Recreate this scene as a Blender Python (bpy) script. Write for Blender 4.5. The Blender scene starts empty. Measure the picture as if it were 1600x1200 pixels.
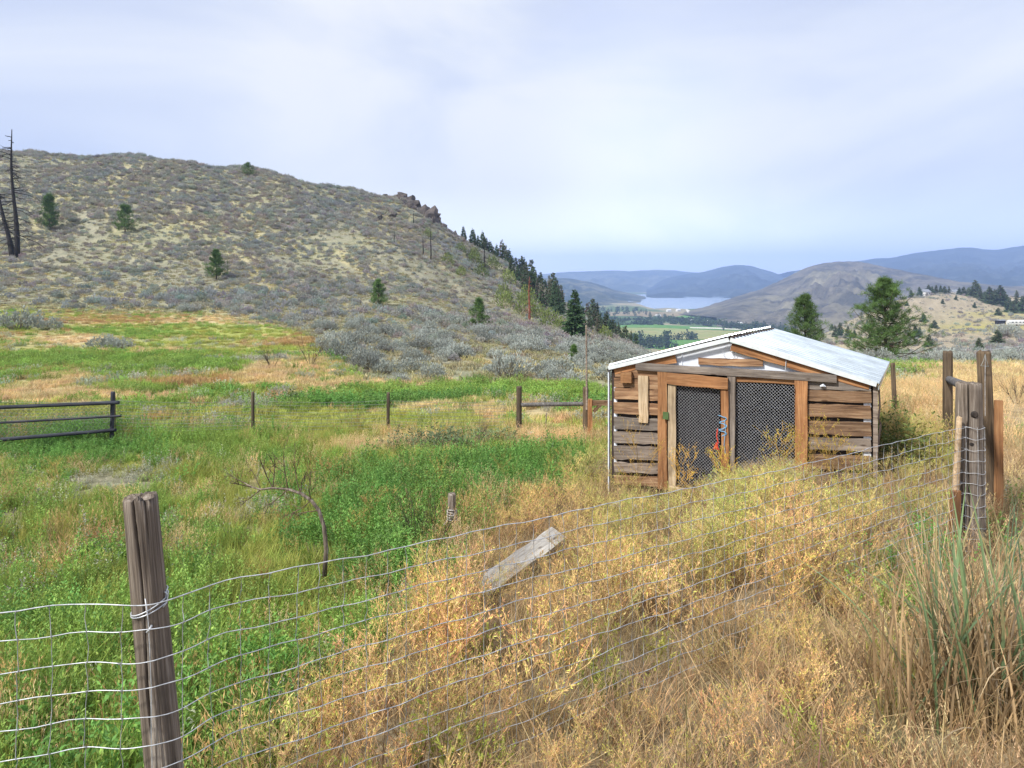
import bpy, math, random
import numpy as np
from mathutils import Vector, Matrix
random.seed(7)
RNG = np.random.default_rng(11)
SC = bpy.context.scene
COL = SC.collection
EYE = 2.4            # eye height above the datum; near ground lies around 0
F = 1067.0           # focal length in pixels of a 1600 px wide picture (24 mm lens)
HY = 440.0           # row of the horizon in that picture

# ------------------------------------------------------------------ camera
cam_data = bpy.data.cameras.new('camera')
cam_data.sensor_width = 36.0
cam_data.lens = 24.0
cam_data.shift_y = -0.1
cam_data.clip_start = 0.05
cam_data.clip_end = 60000
cam = bpy.data.objects.new('camera', cam_data)
cam.location = (0, 0, EYE)
cam.rotation_euler = (math.radians(90), 0, 0)
COL.objects.link(cam)
SC.camera = cam

# ------------------------------------------------------------------ sky, sun, exposure
SUN_DIR = Vector((-0.62, -0.50, 0.80)).normalized()
sun_el = math.asin(SUN_DIR.z)
sun_az = math.atan2(SUN_DIR.x, SUN_DIR.y)
world = bpy.data.worlds.new('World')
SC.world = world
world.use_nodes = True
nt = world.node_tree
nt.nodes.clear()
def wn(t, **k):
    n = nt.nodes.new(t)
    for a, b in k.items():
        setattr(n, a, b)
    return n
w_out = wn('ShaderNodeOutputWorld')
w_bg = wn('ShaderNodeBackground')
w_bg.inputs['Strength'].default_value = 0.070
sky = wn('ShaderNodeTexSky')
sky.sky_type = 'NISHITA'
sky.sun_disc = False
sky.sun_elevation = sun_el
sky.sun_rotation = sun_az
sky.air_density = 1.2
sky.dust_density = 1.0
tc = wn('ShaderNodeTexCoord')
mp = wn('ShaderNodeMapping')
mp.inputs['Scale'].default_value = (1.0, 1.0, 2.6)
mp.inputs['Location'].default_value = (2.3, 0.4, 0.15)
nz = wn('ShaderNodeTexNoise')
nz.inputs['Scale'].default_value = 1.7
nz.inputs['Detail'].default_value = 6
nz.inputs['Roughness'].default_value = 0.5
nz.inputs['Distortion'].default_value = 0.5
cr = wn('ShaderNodeValToRGB')
cr.color_ramp.interpolation = 'B_SPLINE'
els = cr.color_ramp.elements
els[0].position = 0.37; els[0].color = (.64, .70, .89, 1)
els[1].position = 0.62; els[1].color = (1.0, 1.0, 1.0, 1)
e = els.new(0.5); e.color = (.80, .85, .97, 1)
vs = wn('ShaderNodeVectorMath', operation='SCALE'); vs.inputs['Scale'].default_value = 10.0
mx = wn('ShaderNodeMix', data_type='RGBA')
mx.inputs['Factor'].default_value = 0.88
L = nt.links.new
L(tc.outputs['Generated'], mp.inputs['Vector'])
L(mp.outputs[0], nz.inputs['Vector'])
L(nz.outputs[0], cr.inputs[0])
L(sky.outputs[0], mx.inputs[6])
L(cr.outputs[0], vs.inputs[0])
L(vs.outputs[0], mx.inputs[7])
# horizon brightened all round, offsetting the haze that dims the low sky
sxyz = wn('ShaderNodeSeparateXYZ'); mr = wn('ShaderNodeMapRange'); mr.interpolation_type = 'SMOOTHSTEP'
mr.inputs['From Min'].default_value = 0.15; mr.inputs['From Max'].default_value = 0.0; mr.inputs['To Min'].default_value = 1.0; mr.inputs['To Max'].default_value = 1.9
L(tc.outputs['Generated'], sxyz.inputs[0]); L(sxyz.outputs['Z'], mr.inputs['Value'])
# a bright break in the cloud low over the lake
vd = wn('ShaderNodeVectorMath', operation='DISTANCE'); vd.inputs[1].default_value = (0.17, 0.97, 0.125)
ma = wn('ShaderNodeMath', operation='MULTIPLY_ADD'); ma.inputs[1].default_value = 0.55
L(tc.outputs['Generated'], vd.inputs[0]); L(nz.outputs[0], ma.inputs[0]); L(vd.outputs['Value'], ma.inputs[2])
mr2 = wn('ShaderNodeMapRange'); mr2.interpolation_type = 'SMOOTHSTEP'
mr2.inputs['From Min'].default_value = 0.56; mr2.inputs['From Max'].default_value = 0.30; mr2.inputs['To Min'].default_value = 0.0; mr2.inputs['To Max'].default_value = 0.22
L(ma.outputs[0], mr2.inputs['Value'])
ad = wn('ShaderNodeMath', operation='ADD'); L(mr.outputs[0], ad.inputs[0]); L(mr2.outputs[0], ad.inputs[1]); mr = ad
vg = wn('ShaderNodeVectorMath', operation='SCALE'); L(mx.outputs[2], vg.inputs[0]); L(mr.outputs[0], vg.inputs['Scale'])
L(vg.outputs[0], w_bg.inputs['Color'])
L(w_bg.outputs[0], w_out.inputs['Surface'])

sun_data = bpy.data.lights.new('sun', 'SUN')
sun_data.energy = 4.0
sun_data.angle = math.radians(5)
sun_data.color = (1.0, 0.96, 0.88)
sun = bpy.data.objects.new('sun', sun_data)
sun.rotation_euler = SUN_DIR.to_track_quat('Z', 'Y').to_euler()
COL.objects.link(sun)
SC.view_settings.view_transform = 'Standard'
SC.view_settings.look = 'None'
SC.view_settings.exposure = 0.62
SC.view_settings.gamma = 1
SC.view_settings.use_curve_mapping = False
SC.cycles.max_bounces = 6
SC.cycles.diffuse_bounces = 3
SC.cycles.transparent_max_bounces = 8
SC.cycles.volume_bounces = 1

# ------------------------------------------------------------------ noise and terrain heights
_perm = np.random.default_rng(5).random((256, 256))
def vnoise(x, y):
    xi = np.floor(x).astype(np.int64); yi = np.floor(y).astype(np.int64)
    fx = x - xi; fy = y - yi
    fx = fx*fx*(3-2*fx); fy = fy*fy*(3-2*fy)
    a = _perm[xi & 255, yi & 255]; b = _perm[(xi+1) & 255, yi & 255]
    c = _perm[xi & 255, (yi+1) & 255]; d = _perm[(xi+1) & 255, (yi+1) & 255]
    return (a*(1-fx)+b*fx)*(1-fy) + (c*(1-fx)+d*fx)*fy
def fbm(x, y, o=4, g=0.5):
    x = np.asarray(x, float); y = np.asarray(y, float)
    s = 0; a = 1; t = 0
    for i in range(o):
        s = s + a*vnoise(x*2**i+17.3*i, y*2**i-9.1*i); t += a; a *= g
    return s/t
def sstep(a, b, x):
    t = np.clip((np.asarray(x, float)-a)/(b-a), 0, 1)
    return t*t*(3-2*t)

def hp(d, py):
    return (d, -(py-HY)*d/F)
FALL = [(330, None), (900, -72), (1100, -80), (60000, -80)]
NEAR_L = [(1.2, -1.9), (2.3, -2.22), (3, -2.42), (6, -3.0), (10, -3.4), (15, -3.7), (17, -3.85), (25, -4.05), (36, -4.25)]
NEAR_C = [(1.2, -1.85), (2.3, -2.12), (3, -2.25), (4, -2.42), (6, -2.72), (9.6, -3.0), (17, -3.88), (25, -4.3), (36, -4.8)]
NEAR_R = [(1.2, -1.75), (2.5, -2.0), (3.5, -2.15), (6, -2.4), (8.2, -2.45), (12.5, -2.52), (20, -2.9), (26, -3.3)]
VAL = [(1100, -80), (60000, -80)]
COLS = {
 -900: NEAR_L+[(60, -4.2), (90, -3.9), hp(120, 440), hp(160, 372), hp(210, 272), hp(250, 225), (300, 44), (500, 15), (900, -60)]+VAL,
 0: NEAR_L+[(60, -4.3), (90, -4.0), hp(120, 440), hp(160, 372), hp(210, 277), hp(250, 231), (300, 44), (500, 15), (900, -60)]+VAL,
 200: NEAR_L+[(60, -4.4), (90, -4.1), hp(120, 443), hp(160, 372), hp(210, 280), hp(250, 234), (300, 42), (500, 15), (900, -60)]+VAL,
 300: NEAR_L+[(60, -4.4), (85, -4.2), hp(115, 448), hp(155, 382), hp(205, 292), hp(243, 246), (300, 38), (500, 12), (900, -60)]+VAL,
 400: NEAR_L+[(60, -4.6), (80, -4.4), hp(110, 457), hp(150, 396), hp(200, 310), hp(240, 262), (300, 34), (500, 10), (900, -60)]+VAL,
 530: NEAR_L+[(50, -4.6), (70, -4.8), hp(100, 482), hp(140, 426), hp(190, 345), hp(235, 283), (290, 28), (500, 0), (900, -62)]+VAL,
 610: NEAR_C+[(50, -4.8), (70, -5.0), hp(100, 488), hp(140, 438), hp(190, 357), hp(233, 297), (280, 24), (500, -10), (900, -62)]+VAL,
 655: NEAR_C+[(50, -4.9), (70, -5.1), hp(100, 490), hp(140, 445), hp(190, 370), hp(228, 308), (270, 18), (500, -20), (900, -65)]+VAL,
 690: NEAR_C+[(50, -5.0), (72, -5.3), hp(105, 492), hp(145, 452), hp(190, 387), hp(226, 341), (270, 9), (500, -30), (900, -66)]+VAL,
 750: NEAR_C+[(50, -5.1), hp(75, 520), hp(110, 497), hp(150, 466), hp(190, 425), hp(226, 384), (260, 0), (500, -45), (900, -70)]+VAL,
 830: NEAR_C+[(45, -5.1), hp(60, 545), hp(85, 528), hp(120, 507), hp(160, 482), hp(195, 453), hp(220, 437), (250, -10), (500, -55), (900, -74)]+VAL,
 880: NEAR_C+[(45, -5.2), hp(58, 552), hp(80, 537), hp(120, 517), hp(160, 500), hp(195, 483), hp(215, 474), (245, -17), (500, -60), (900, -76)]+VAL,
 940: NEAR_C[:-1]+[(34, -4.8), hp(50, 562), hp(80, 545), hp(120, 530), hp(155, 518), hp(188, 510), (215, -20), (500, -65), (900, -78)]+VAL,
 1000: NEAR_C[:-1]+[(32, -4.7), hp(50, 570), hp(80, 556), hp(110, 549), hp(140, 546), (170, -24), (500, -70), (800, -80)]+VAL,
 1060: NEAR_C[:-3]+[(14, -3.2), (25, -4.0), (45, -6.2), (80, -10.2), (150, -24), (500, -72), (800, -80)]+VAL,
 1200: NEAR_R[:-2]+[(17, -3.1), (25, -3.6), (45, -5.4), (80, -9.4), (150, -19), (300, -36), (600, -66), (820, -80)]+VAL,
 1270: NEAR_R[:-2]+[(17, -3.0), (25, -3.4), (45, -5.2), (80, -9), (150, -17), (220, -22), (300, -27), (420, -34), (600, -60), (900, -80)]+VAL,
 1330: NEAR_R[:-1]+[(28, -3.5), (45, -5.2), (80, -9), (150, -16.5), (220, -21), (300, -25.5), hp(400, 512), hp(470, 498), (700, -55), (1000, -80)]+VAL,
 1400: NEAR_R+[(32, -4.0), (50, -6.0), (80, -9.3), (150, -16), (220, -20.5), (300, -25), hp(400, 497), hp(480, 468), hp(515, 464), (700, -40), (1000, -75)]+VAL,
 1450: NEAR_R+[(32, -3.9), (50, -6.0), (80, -9.2), (150, -15.5), (240, -21.5), (330, -25), hp(420, 490), hp(490, 461), hp(530, 456), (700, -35), (1000, -72)]+VAL,
 1520: NEAR_R+[(32, -3.9), (50, -6.0), (80, -9.1), (150, -15), (250, -21.5), (350, -24), hp(440, 487), hp(510, 464), hp(560, 459), (750, -35), (1000, -70)]+VAL,
 1600: NEAR_R+[(32, -3.9), (50, -6.0), (80, -9.0), (150, -14), (250, -20), hp(340, 508), hp(440, 492), hp(540, 470), hp(600, 463), (800, -30), (1000, -66)]+VAL,
 2500: NEAR_R+[(32, -3.9), (50, -6.0), (80, -9.0), (150, -13), (250, -18), (340, -20), (440, -18), (540, -15), (600, -12), (800, -25), (1000, -60)]+VAL,
}
U0, U1, NU = -1.6, 1.6, 641
LD0, LD1, ND = math.log(1.2), math.log(60000), 900
_ld = np.linspace(LD0, LD1, ND)
_tab = []
_us = []
for px in sorted(COLS):
    k = np.array(COLS[px], float)
    _tab.append(np.interp(_ld, np.log(k[:, 0]), k[:, 1])); _us.append((px-800)/F)
_tab = np.array(_tab)
def _blur(a, s, axis):
    r = int(3*s)+1
    w = np.exp(-0.5*(np.arange(-r, r+1)/s)**2); w /= w.sum()
    pad = [(0, 0), (0, 0)]; pad[axis] = (r, r)
    b = np.pad(a, pad, mode='edge')
    return np.apply_along_axis(lambda v: np.convolve(v, w, 'valid'), axis, b)
_uu = np.linspace(U0, U1, NU)
TAB = np.array([np.interp(_uu, _us, _tab[:, j]) for j in range(ND)]).T
TAB = _blur(_blur(TAB, 3.0, 0), 4.0, 1)

def base_height(x, y):
    x = np.asarray(x, float); y = np.asarray(y, float)
    d = np.maximum(np.maximum(y, np.abs(x)/1.6), 1.21)
    u = np.clip(x/d, -1.599, 1.599)
    fu = (u-U0)/(U1-U0)*(NU-1); fd = np.clip((np.log(d)-LD0)/(LD1-LD0)*(ND-1), 0, ND-1.001)
    iu = np.floor(fu).astype(int); idd = np.floor(fd).astype(int)
    iu = np.clip(iu, 0, NU-2)
    a = fu-iu; b = fd-idd
    return (TAB[iu, idd]*(1-a)+TAB[iu+1, idd]*a)*(1-b) + (TAB[iu, idd+1]*(1-a)+TAB[iu+1, idd+1]*a)*b
def ground_z(x, y):
    """height of the land above the datum"""
    x = np.asarray(x, float); y = np.asarray(y, float)
    h = base_height(x, y)
    d = np.maximum(np.maximum(y, np.abs(x)/1.6), 1.2)
    near = 0.10*(fbm(x*0.55, y*0.55, 3)-0.5)*sstep(1, 4, d)*(1-sstep(800, 1000, d))
    mid = 0.5*(fbm(x*0.11+7, y*0.11, 3)-0.5)*sstep(22, 50, d)*(1-sstep(700, 950, d))
    # gullies and ribs that run down the hill from upper left to lower right
    g = fbm((x*0.8+y*0.6)*0.07, (y*0.8-x*0.6)*0.018+4, 4)
    far = 5.0*(g-0.5)*sstep(95, 170, d)*(1-sstep(600, 900, d))
    far = far+1.3*(fbm(x*0.12+31, y*0.12, 3)-0.5)*sstep(90, 150, d)*(1-sstep(600, 900, d))
    return h+near+mid+far+EYE
def gz(x, y):
    return float(ground_z(np.array([x]), np.array([y]))[0])
def at(px, d):
    """ground point under picture column px at depth d"""
    x = (px-800)/F*d
    return Vector((x, d, gz(x, d)))
def zrow(py, d):
    return EYE-(py-HY)*d/F
def dfind(px, py, d0=10, d1=900):
    ds = np.exp(np.linspace(math.log(d0), math.log(d1), 1500))
    x = (px-800)/F*ds
    rows = HY-F*(ground_z(x, ds)-EYE)/ds
    i = np.argmax(rows <= py)
    return float(ds[i]) if rows[i] <= py else float(ds[np.argmin(rows)])

# ------------------------------------------------------------------ mesh helpers
class Geo:
    def __init__(self):
        self.V = []; self.C = []; self.F3 = []; self.F4 = []; self.n = 0
    def add(self, V, F3=None, F4=None, C=(1, 1, 1)):
        V = np.asarray(V, float).reshape(-1, 3)
        C = np.asarray(C, float)
        if C.ndim == 1: C = np.tile(C, (len(V), 1))
        if F3 is not None and len(F3): self.F3.append(np.asarray(F3, int).reshape(-1, 3)+self.n)
        if F4 is not None and len(F4): self.F4.append(np.asarray(F4, int).reshape(-1, 4)+self.n)
        self.V.append(V); self.C.append(C); self.n += len(V)
        return self
    def box(self, c, s, rot=None, col=(1, 1, 1)):
        q = np.array([[x, y, z] for x in (-.5, .5) for y in (-.5, .5) for z in (-.5, .5)])*np.array(s)
        if rot is not None: q = q @ np.array(rot).T
        q = q+np.array(c)
        return self.add(q, None, [(0, 1, 3, 2), (4, 6, 7, 5), (0, 4, 5, 1), (2, 3, 7, 6), (0, 2, 6, 4), (1, 5, 7, 3)], col)
    def tube(self, P, R, n=6, col=(1, 1, 1), cap=True):
        P = np.asarray(P, float); m = len(P)
        R = np.full(m, R) if np.isscalar(R) else np.asarray(R, float)
        T = np.gradient(P, axis=0); T /= np.linalg.norm(T, axis=1)[:, None]+1e-12
        up = np.array([0, 0, 1.0]) if abs(T[0][2]) < 0.9 else np.array([1.0, 0, 0])
        A = np.cross(T, up); A /= np.linalg.norm(A, axis=1)[:, None]+1e-12
        for i in range(1, m):
            if A[i] @ A[i-1] < 0: A[i] = -A[i]
        B = np.cross(T, A)
        th = np.arange(n)/n*2*math.pi
        V = P[:, None]+R[:, None, None]*(np.cos(th)[None, :, None]*A[:, None]+np.sin(th)[None, :, None]*B[:, None])
        i = np.arange(m-1)[:, None]*n; j = np.arange(n)[None]; k = (j+1) % n
        F4 = np.stack([i+j, i+k, i+n+k, i+n+j], -1).reshape(-1, 4)
        F3 = []
        if cap:
            F3 = [(0, t+1, t) for t in range(1, n-1)]+[((m-1)*n, (m-1)*n+t, (m-1)*n+t+1) for t in range(1, n-1)]
        return self.add(V.reshape(-1, 3), F3, F4, col)
    def arrays(self):
        V = np.concatenate(self.V) if self.V else np.zeros((0, 3))
        C = np.concatenate(self.C) if self.C else np.zeros((0, 3))
        F3 = np.concatenate(self.F3) if self.F3 else np.zeros((0, 3), int)
        F4 = np.concatenate(self.F4) if self.F4 else np.zeros((0, 4), int)
        return V, F3, F4, C
    def merge(self, o, off=(0, 0, 0), s=1.0, rz=0.0, C=None):
        V, F3, F4, c = o.arrays()
        ca, sa = math.cos(rz), math.sin(rz)
        V = V @ np.array([[ca, sa, 0], [-sa, ca, 0], [0, 0, 1]])*s+np.array(off)
        return self.add(V, F3, F4, c if C is None else c*np.array(C))

def make_mesh(name, geo, mat, smooth=False):
    V, F3, F4, C = geo.arrays()
    me = bpy.data.meshes.new(name)
    me.vertices.add(len(V)); me.vertices.foreach_set('co', V.astype(np.float32).ravel())
    lp = np.concatenate([F3.ravel(), F4.ravel()]).astype(np.int32)
    me.loops.add(len(lp)); me.loops.foreach_set('vertex_index', lp)
    n3, n4 = len(F3), len(F4)
    me.polygons.add(n3+n4)
    me.polygons.foreach_set('loop_start', np.concatenate([np.arange(n3)*3, n3*3+np.arange(n4)*4]).astype(np.int32))
    me.update(calc_edges=True)
    me.polygons.foreach_set('use_smooth', np.full(n3+n4, bool(smooth)))
    a = me.attributes.new('tint', 'FLOAT_COLOR', 'POINT')
    a.data.foreach_set('color', np.concatenate([C, np.ones((len(C), 1))], 1).astype(np.float32).ravel())
    if mat: me.materials.append(mat)
    return me
def obj(name, geo, mat, parent=None, loc=None, rot=None, smooth=False, link=True):
    me = geo if isinstance(geo, bpy.types.Mesh) else make_mesh(name, geo, mat, smooth)
    o = bpy.data.objects.new(name, me)
    if link: COL.objects.link(o)
    if parent is not None: o.parent = parent
    if loc is not None: o.location = loc
    if rot is not None: o.rotation_euler = rot
    return o
def tag(o, label, cat, group=None):
    o['label'] = label; o['category'] = cat
    if group: o['group'] = group
    return o
def thing(name, label, cat, loc=(0, 0, 0), rz=0.0, group=None):
    o = bpy.data.objects.new(name, None)
    o.empty_display_size = 0.2
    COL.objects.link(o); o.location = loc; o.rotation_euler = (0, 0, rz)
    return tag(o, label, cat, group)
def struct(o): o['kind'] = 'structure'; return o
def dup(root, loc, rz=0.0, scale=1.0, label=None, group=None):
    r = root.copy(); COL.objects.link(r)
    r.location = loc; r.rotation_euler = (root.rotation_euler.x, root.rotation_euler.y, rz)
    r.scale = (scale,)*3 if np.isscalar(scale) else scale
    if label: r['label'] = label
    if group: r['group'] = group
    for ch in list(root.children):
        c = ch.copy(); COL.objects.link(c); c.parent = r
    return r

# ------------------------------------------------------------------ materials
def new_mat(name):
    m = bpy.data.materials.new(name); m.use_nodes = True
    m.node_tree.nodes.clear()
    return m, m.node_tree
def nd(t, kind, **k):
    n = t.nodes.new(kind)
    for a, b in k.items():
        if a in n.inputs and not hasattr(n, a): n.inputs[a].default_value = b
        else: setattr(n, a, b)
    return n
def setin(n, **k):
    for a, b in k.items(): n.inputs[a.replace('_', ' ')].default_value = b
    return n
def mixc(t, f, a, b, mode='MIX'):
    m = nd(t, 'ShaderNodeMix', data_type='RGBA'); m.blend_type = mode
    for s, v in ((0, f), (6, a), (7, b)):
        if isinstance(v, bpy.types.NodeSocket): t.links.new(v, m.inputs[s])
        elif s == 0: m.inputs[s].default_value = v
        else: m.inputs[s].default_value = (*v[:3], 1)
    return m.outputs[2]
def noise(t, vec, scale, detail=4, rough=0.55, stretch=None, dist=0.0):
    if stretch:
        mpn = nd(t, 'ShaderNodeMapping'); mpn.inputs['Scale'].default_value = stretch
        t.links.new(vec, mpn.inputs['Vector']); vec = mpn.outputs[0]
    n = nd(t, 'ShaderNodeTexNoise')
    setin(n, Scale=scale, Detail=detail, Roughness=rough, Distortion=dist)
    t.links.new(vec, n.inputs['Vector'])
    return n.outputs[0]
def ramp(t, fac, stops):
    r = nd(t, 'ShaderNodeValToRGB')
    e = r.color_ramp.elements
    e[0].position = stops[0][0]; e[0].color = (*stops[0][1], 1)
    e[1].position = stops[-1][0]; e[1].color = (*stops[-1][1], 1)
    for p, c in stops[1:-1]:
        x = e.new(p); x.color = (*c, 1)
    t.links.new(fac, r.inputs[0])
    return r.outputs[0]
def finish(m, color, rough=0.8, bump=None, bstr=0.3, bdist=0.01, metal=0.0, transl=0.0, spec=0.3):
    t = m.node_tree
    p = nd(t, 'ShaderNodeBsdfPrincipled')
    if isinstance(color, bpy.types.NodeSocket): t.links.new(color, p.inputs['Base Color'])
    else: p.inputs['Base Color'].default_value = (*color, 1)
    if isinstance(rough, bpy.types.NodeSocket): t.links.new(rough, p.inputs['Roughness'])
    else: p.inputs['Roughness'].default_value = rough
    p.inputs['Metallic'].default_value = metal
    p.inputs['Specular IOR Level'].default_value = spec
    if bump is not None:
        b = nd(t, 'ShaderNodeBump'); setin(b, Strength=bstr, Distance=bdist)
        t.links.new(bump, b.inputs['Height']); t.links.new(b.outputs[0], p.inputs['Normal'])
    out = nd(t, 'ShaderNodeOutputMaterial')
    res = p.outputs[0]
    if transl > 0:
        tr = nd(t, 'ShaderNodeBsdfTranslucent')
        if isinstance(color, bpy.types.NodeSocket): t.links.new(color, tr.inputs['Color'])
        else: tr.inputs['Color'].default_value = (*color, 1)
        ms = nd(t, 'ShaderNodeMixShader'); ms.inputs[0].default_value = transl
        t.links.new(res, ms.inputs[1]); t.links.new(tr.outputs[0], ms.inputs[2]); res = ms.outputs[0]
    t.links.new(res, out.inputs['Surface'])
    return m

def foliage_mat(name, instanced, transl=0.3, vary=0.25, rough=0.7):
    m, t = new_mat(name)
    a = nd(t, 'ShaderNodeAttribute', attribute_name='tint')
    c = a.outputs['Color']
    if instanced:
        b = nd(t, 'ShaderNodeAttribute', attribute_name='itint', attribute_type='INSTANCER')
        c = mixc(t, 1.0, c, b.outputs['Color'], 'MULTIPLY')
    else:
        oi = nd(t, 'ShaderNodeObjectInfo')
        r = ramp(t, oi.outputs['Random'], [(0, (1-vary, 1-vary, 1-vary*0.7)), (1, (1+vary, 1+vary*0.8, 1+vary*0.5))])
        c = mixc(t, 1.0, c, r, 'MULTIPLY')
    return finish(m, c, rough, transl=transl, spec=0.2)
M_FI = foliage_mat('foliage_scattered', True)
M_FO = foliage_mat('foliage_single', False)
M_NEEDLE = foliage_mat('needles', False, 0.15, 0.18)

def wood_mat(name, dark, mid, light, axis=0, grain=26, rough=0.85, knots=True, bstr=0.5):
    m, t = new_mat(name)
    tcn = nd(t, 'ShaderNodeTexCoord'); oi = nd(t, 'ShaderNodeObjectInfo')
    add = nd(t, 'ShaderNodeVectorMath', operation='ADD')
    sc = nd(t, 'ShaderNodeVectorMath', operation='SCALE'); sc.inputs[0].default_value = (37, 19, 53)
    t.links.new(oi.outputs['Random'], sc.inputs['Scale'])
    t.links.new(tcn.outputs['Object'], add.inputs[0]); t.links.new(sc.outputs[0], add.inputs[1])
    v = add.outputs[0]
    st = [grain, grain, grain]; st[axis] = 1.6
    g = noise(t, v, 1.0, 5, 0.65, tuple(st), 0.6)
    st2 = [grain*4, grain*4, grain*4]; st2[axis] = 3
    g2 = noise(t, v, 1.0, 3, 0.6, tuple(st2))
    blot = noise(t, v, 2.2, 4, 0.6)
    c = ramp(t, g, [(0.28, dark), (0.5, mid), (0.72, light)])
    c2 = ramp(t, g2, [(0.3, (0.55, 0.5, 0.47)), (0.5, (1, 1, 1)), (0.8, (1.1, 1.1, 1.1))])
    c = mixc(t, 0.8, c, c2, 'MULTIPLY')
    bl = ramp(t, blot, [(0.35, (0.62, 0.6, 0.6)), (0.65, (1.15, 1.12, 1.08))])
    c = mixc(t, 0.7, c, bl, 'MULTIPLY')
    rn = ramp(t, oi.outputs['Random'], [(0, (0.75, 0.78, 0.8)), (1, (1.2, 1.12, 1.05))])
    c = mixc(t, 0.8, c, rn, 'MULTIPLY')
    if knots:
        vo = nd(t, 'ShaderNodeTexVoronoi'); mpn = nd(t, 'ShaderNodeMapping')
        s3 = [9, 9, 9]; s3[axis] = 3.2
        mpn.inputs['Scale'].default_value = s3
        t.links.new(v, mpn.inputs[0]); t.links.new(mpn.outputs[0], vo.inputs['Vector'])
        vo.inputs['Scale'].default_value = 1
        kk = ramp(t, vo.outputs['Distance'], [(0.08, (0.25, 0.18, 0.14)), (0.16, (1, 1, 1))])
        c = mixc(t, 0.8, c, kk, 'MULTIPLY')
    return finish(m, c, rough, bump=g2, bstr=bstr, bdist=0.006)
M_OLD = wood_mat('old_board', (0.07, 0.038, 0.022), (0.26, 0.155, 0.09), (0.46, 0.33, 0.21))
M_GREY = wood_mat('grey_board', (0.10, 0.08, 0.07), (0.24, 0.20, 0.17), (0.40, 0.35, 0.31))
M_SLAB = wood_mat('weathered_slab', (0.26, 0.25, 0.235), (0.42, 0.41, 0.39), (0.56, 0.55, 0.53))
M_BROWN = wood_mat('brown_board', (0.15, 0.07, 0.03), (0.31, 0.155, 0.07), (0.43, 0.25, 0.125), bstr=0.25)
M_TAN = wood_mat('tan_board', (0.25, 0.18, 0.11), (0.46, 0.36, 0.24), (0.62, 0.52, 0.38))
M_POST = wood_mat('post_wood', (0.045, 0.036, 0.03), (0.19, 0.16, 0.135), (0.42, 0.385, 0.345), axis=2, grain=42, bstr=0.8)
M_POST2 = wood_mat('far_post_wood', (0.04, 0.03, 0.022), (0.12, 0.09, 0.06), (0.22, 0.17, 0.12), axis=2, knots=False)
M_RAIL = wood_mat('rail_wood', (0.05, 0.045, 0.045), (0.13, 0.125, 0.125), (0.26, 0.25, 0.25), axis=0, knots=False)
M_BARK = wood_mat('bark', (0.03, 0.02, 0.014), (0.10, 0.07, 0.05), (0.19, 0.14, 0.10), axis=2, grain=8, knots=False)
M_BURNT = wood_mat('burnt_bark', (0.008, 0.007, 0.007), (0.022, 0.019, 0.018), (0.06, 0.05, 0.045), axis=2, grain=8, knots=False)
M_REDBARK = wood_mat('red_bark', (0.09, 0.03, 0.02), (0.2, 0.07, 0.045), (0.30, 0.12, 0.08), axis=2, grain=8, knots=False)

def plain_mat(name, col, rough=0.6, metal=0.0, var=0.2, scale=6, spec=0.4, bstr=0.15):
    m, t = new_mat(name)
    tcn = nd(t, 'ShaderNodeTexCoord')
    n = noise(t, tcn.outputs['Object'], scale, 5, 0.6)
    n2 = noise(t, tcn.outputs['Object'], scale*7, 3, 0.6)
    a = tuple(c*(1-var) for c in col); b = tuple(min(1, c*(1+var)) for c in col)
    c = ramp(t, n, [(0.3, a), (0.7, b)])
    c = mixc(t, 0.5*var, c, ramp(t, n2, [(0.3, (0.5, 0.5, 0.5)), (0.7, (1.2, 1.2, 1.2))]), 'MULTIPLY')
    return finish(m, c, rough, bump=n2, bstr=bstr, bdist=0.004, metal=metal, spec=spec)
M_WIRE = plain_mat('galvanised_wire', (0.55, 0.57, 0.61), 0.45, 0.45, 0.35, 30)
M_WIRE_D = plain_mat('dull_wire', (0.20, 0.21, 0.20), 0.6, 0.3, 0.2, 10)
M_LINK = plain_mat('chain_link_wire', (0.66, 0.68, 0.74), 0.5, 0.2, 0.15, 10)
M_ROOF = plain_mat('roof_metal', (0.50, 0.56, 0.60), 0.30, 0.65, 0.25, 2.2)
M_TRIM = plain_mat('white_metal_trim', (0.62, 0.66, 0.68), 0.5, 0.1, 0.15, 6)
M_WHITE = plain_mat('white_panel', (0.66, 0.70, 0.78), 0.6, 0, 0.12, 4)
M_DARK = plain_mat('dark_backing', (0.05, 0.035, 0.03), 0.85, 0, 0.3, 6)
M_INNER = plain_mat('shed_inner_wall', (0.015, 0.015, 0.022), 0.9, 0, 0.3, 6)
M_ROCK = plain_mat('rock', (0.085, 0.072, 0.068), 0.9, 0, 0.5, 0.6, bstr=1.0)
M_STONE = plain_mat('pale_stone', (0.42, 0.40, 0.38), 0.9, 0, 0.3, 9, bstr=0.8)
M_BLUEROPE = plain_mat('blue_rope', (0.16, 0.38, 0.60), 0.8)
M_REDROPE = plain_mat('red_rope', (0.65, 0.07, 0.04), 0.7)
M_GREENP = plain_mat('green_paint', (0.07, 0.12, 0.04), 0.6)
M_HOUSE = plain_mat('house_paint', (0.62, 0.62, 0.62), 0.7, 0, 0.08, 0.5)
M_HROOF = plain_mat('house_roof', (0.22, 0.24, 0.28), 0.7, 0, 0.2, 0.5)
M_GLASS = plain_mat('window_glass', (0.05, 0.06, 0.08), 0.1, 0, 0.1, 1, 0.6)
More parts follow.
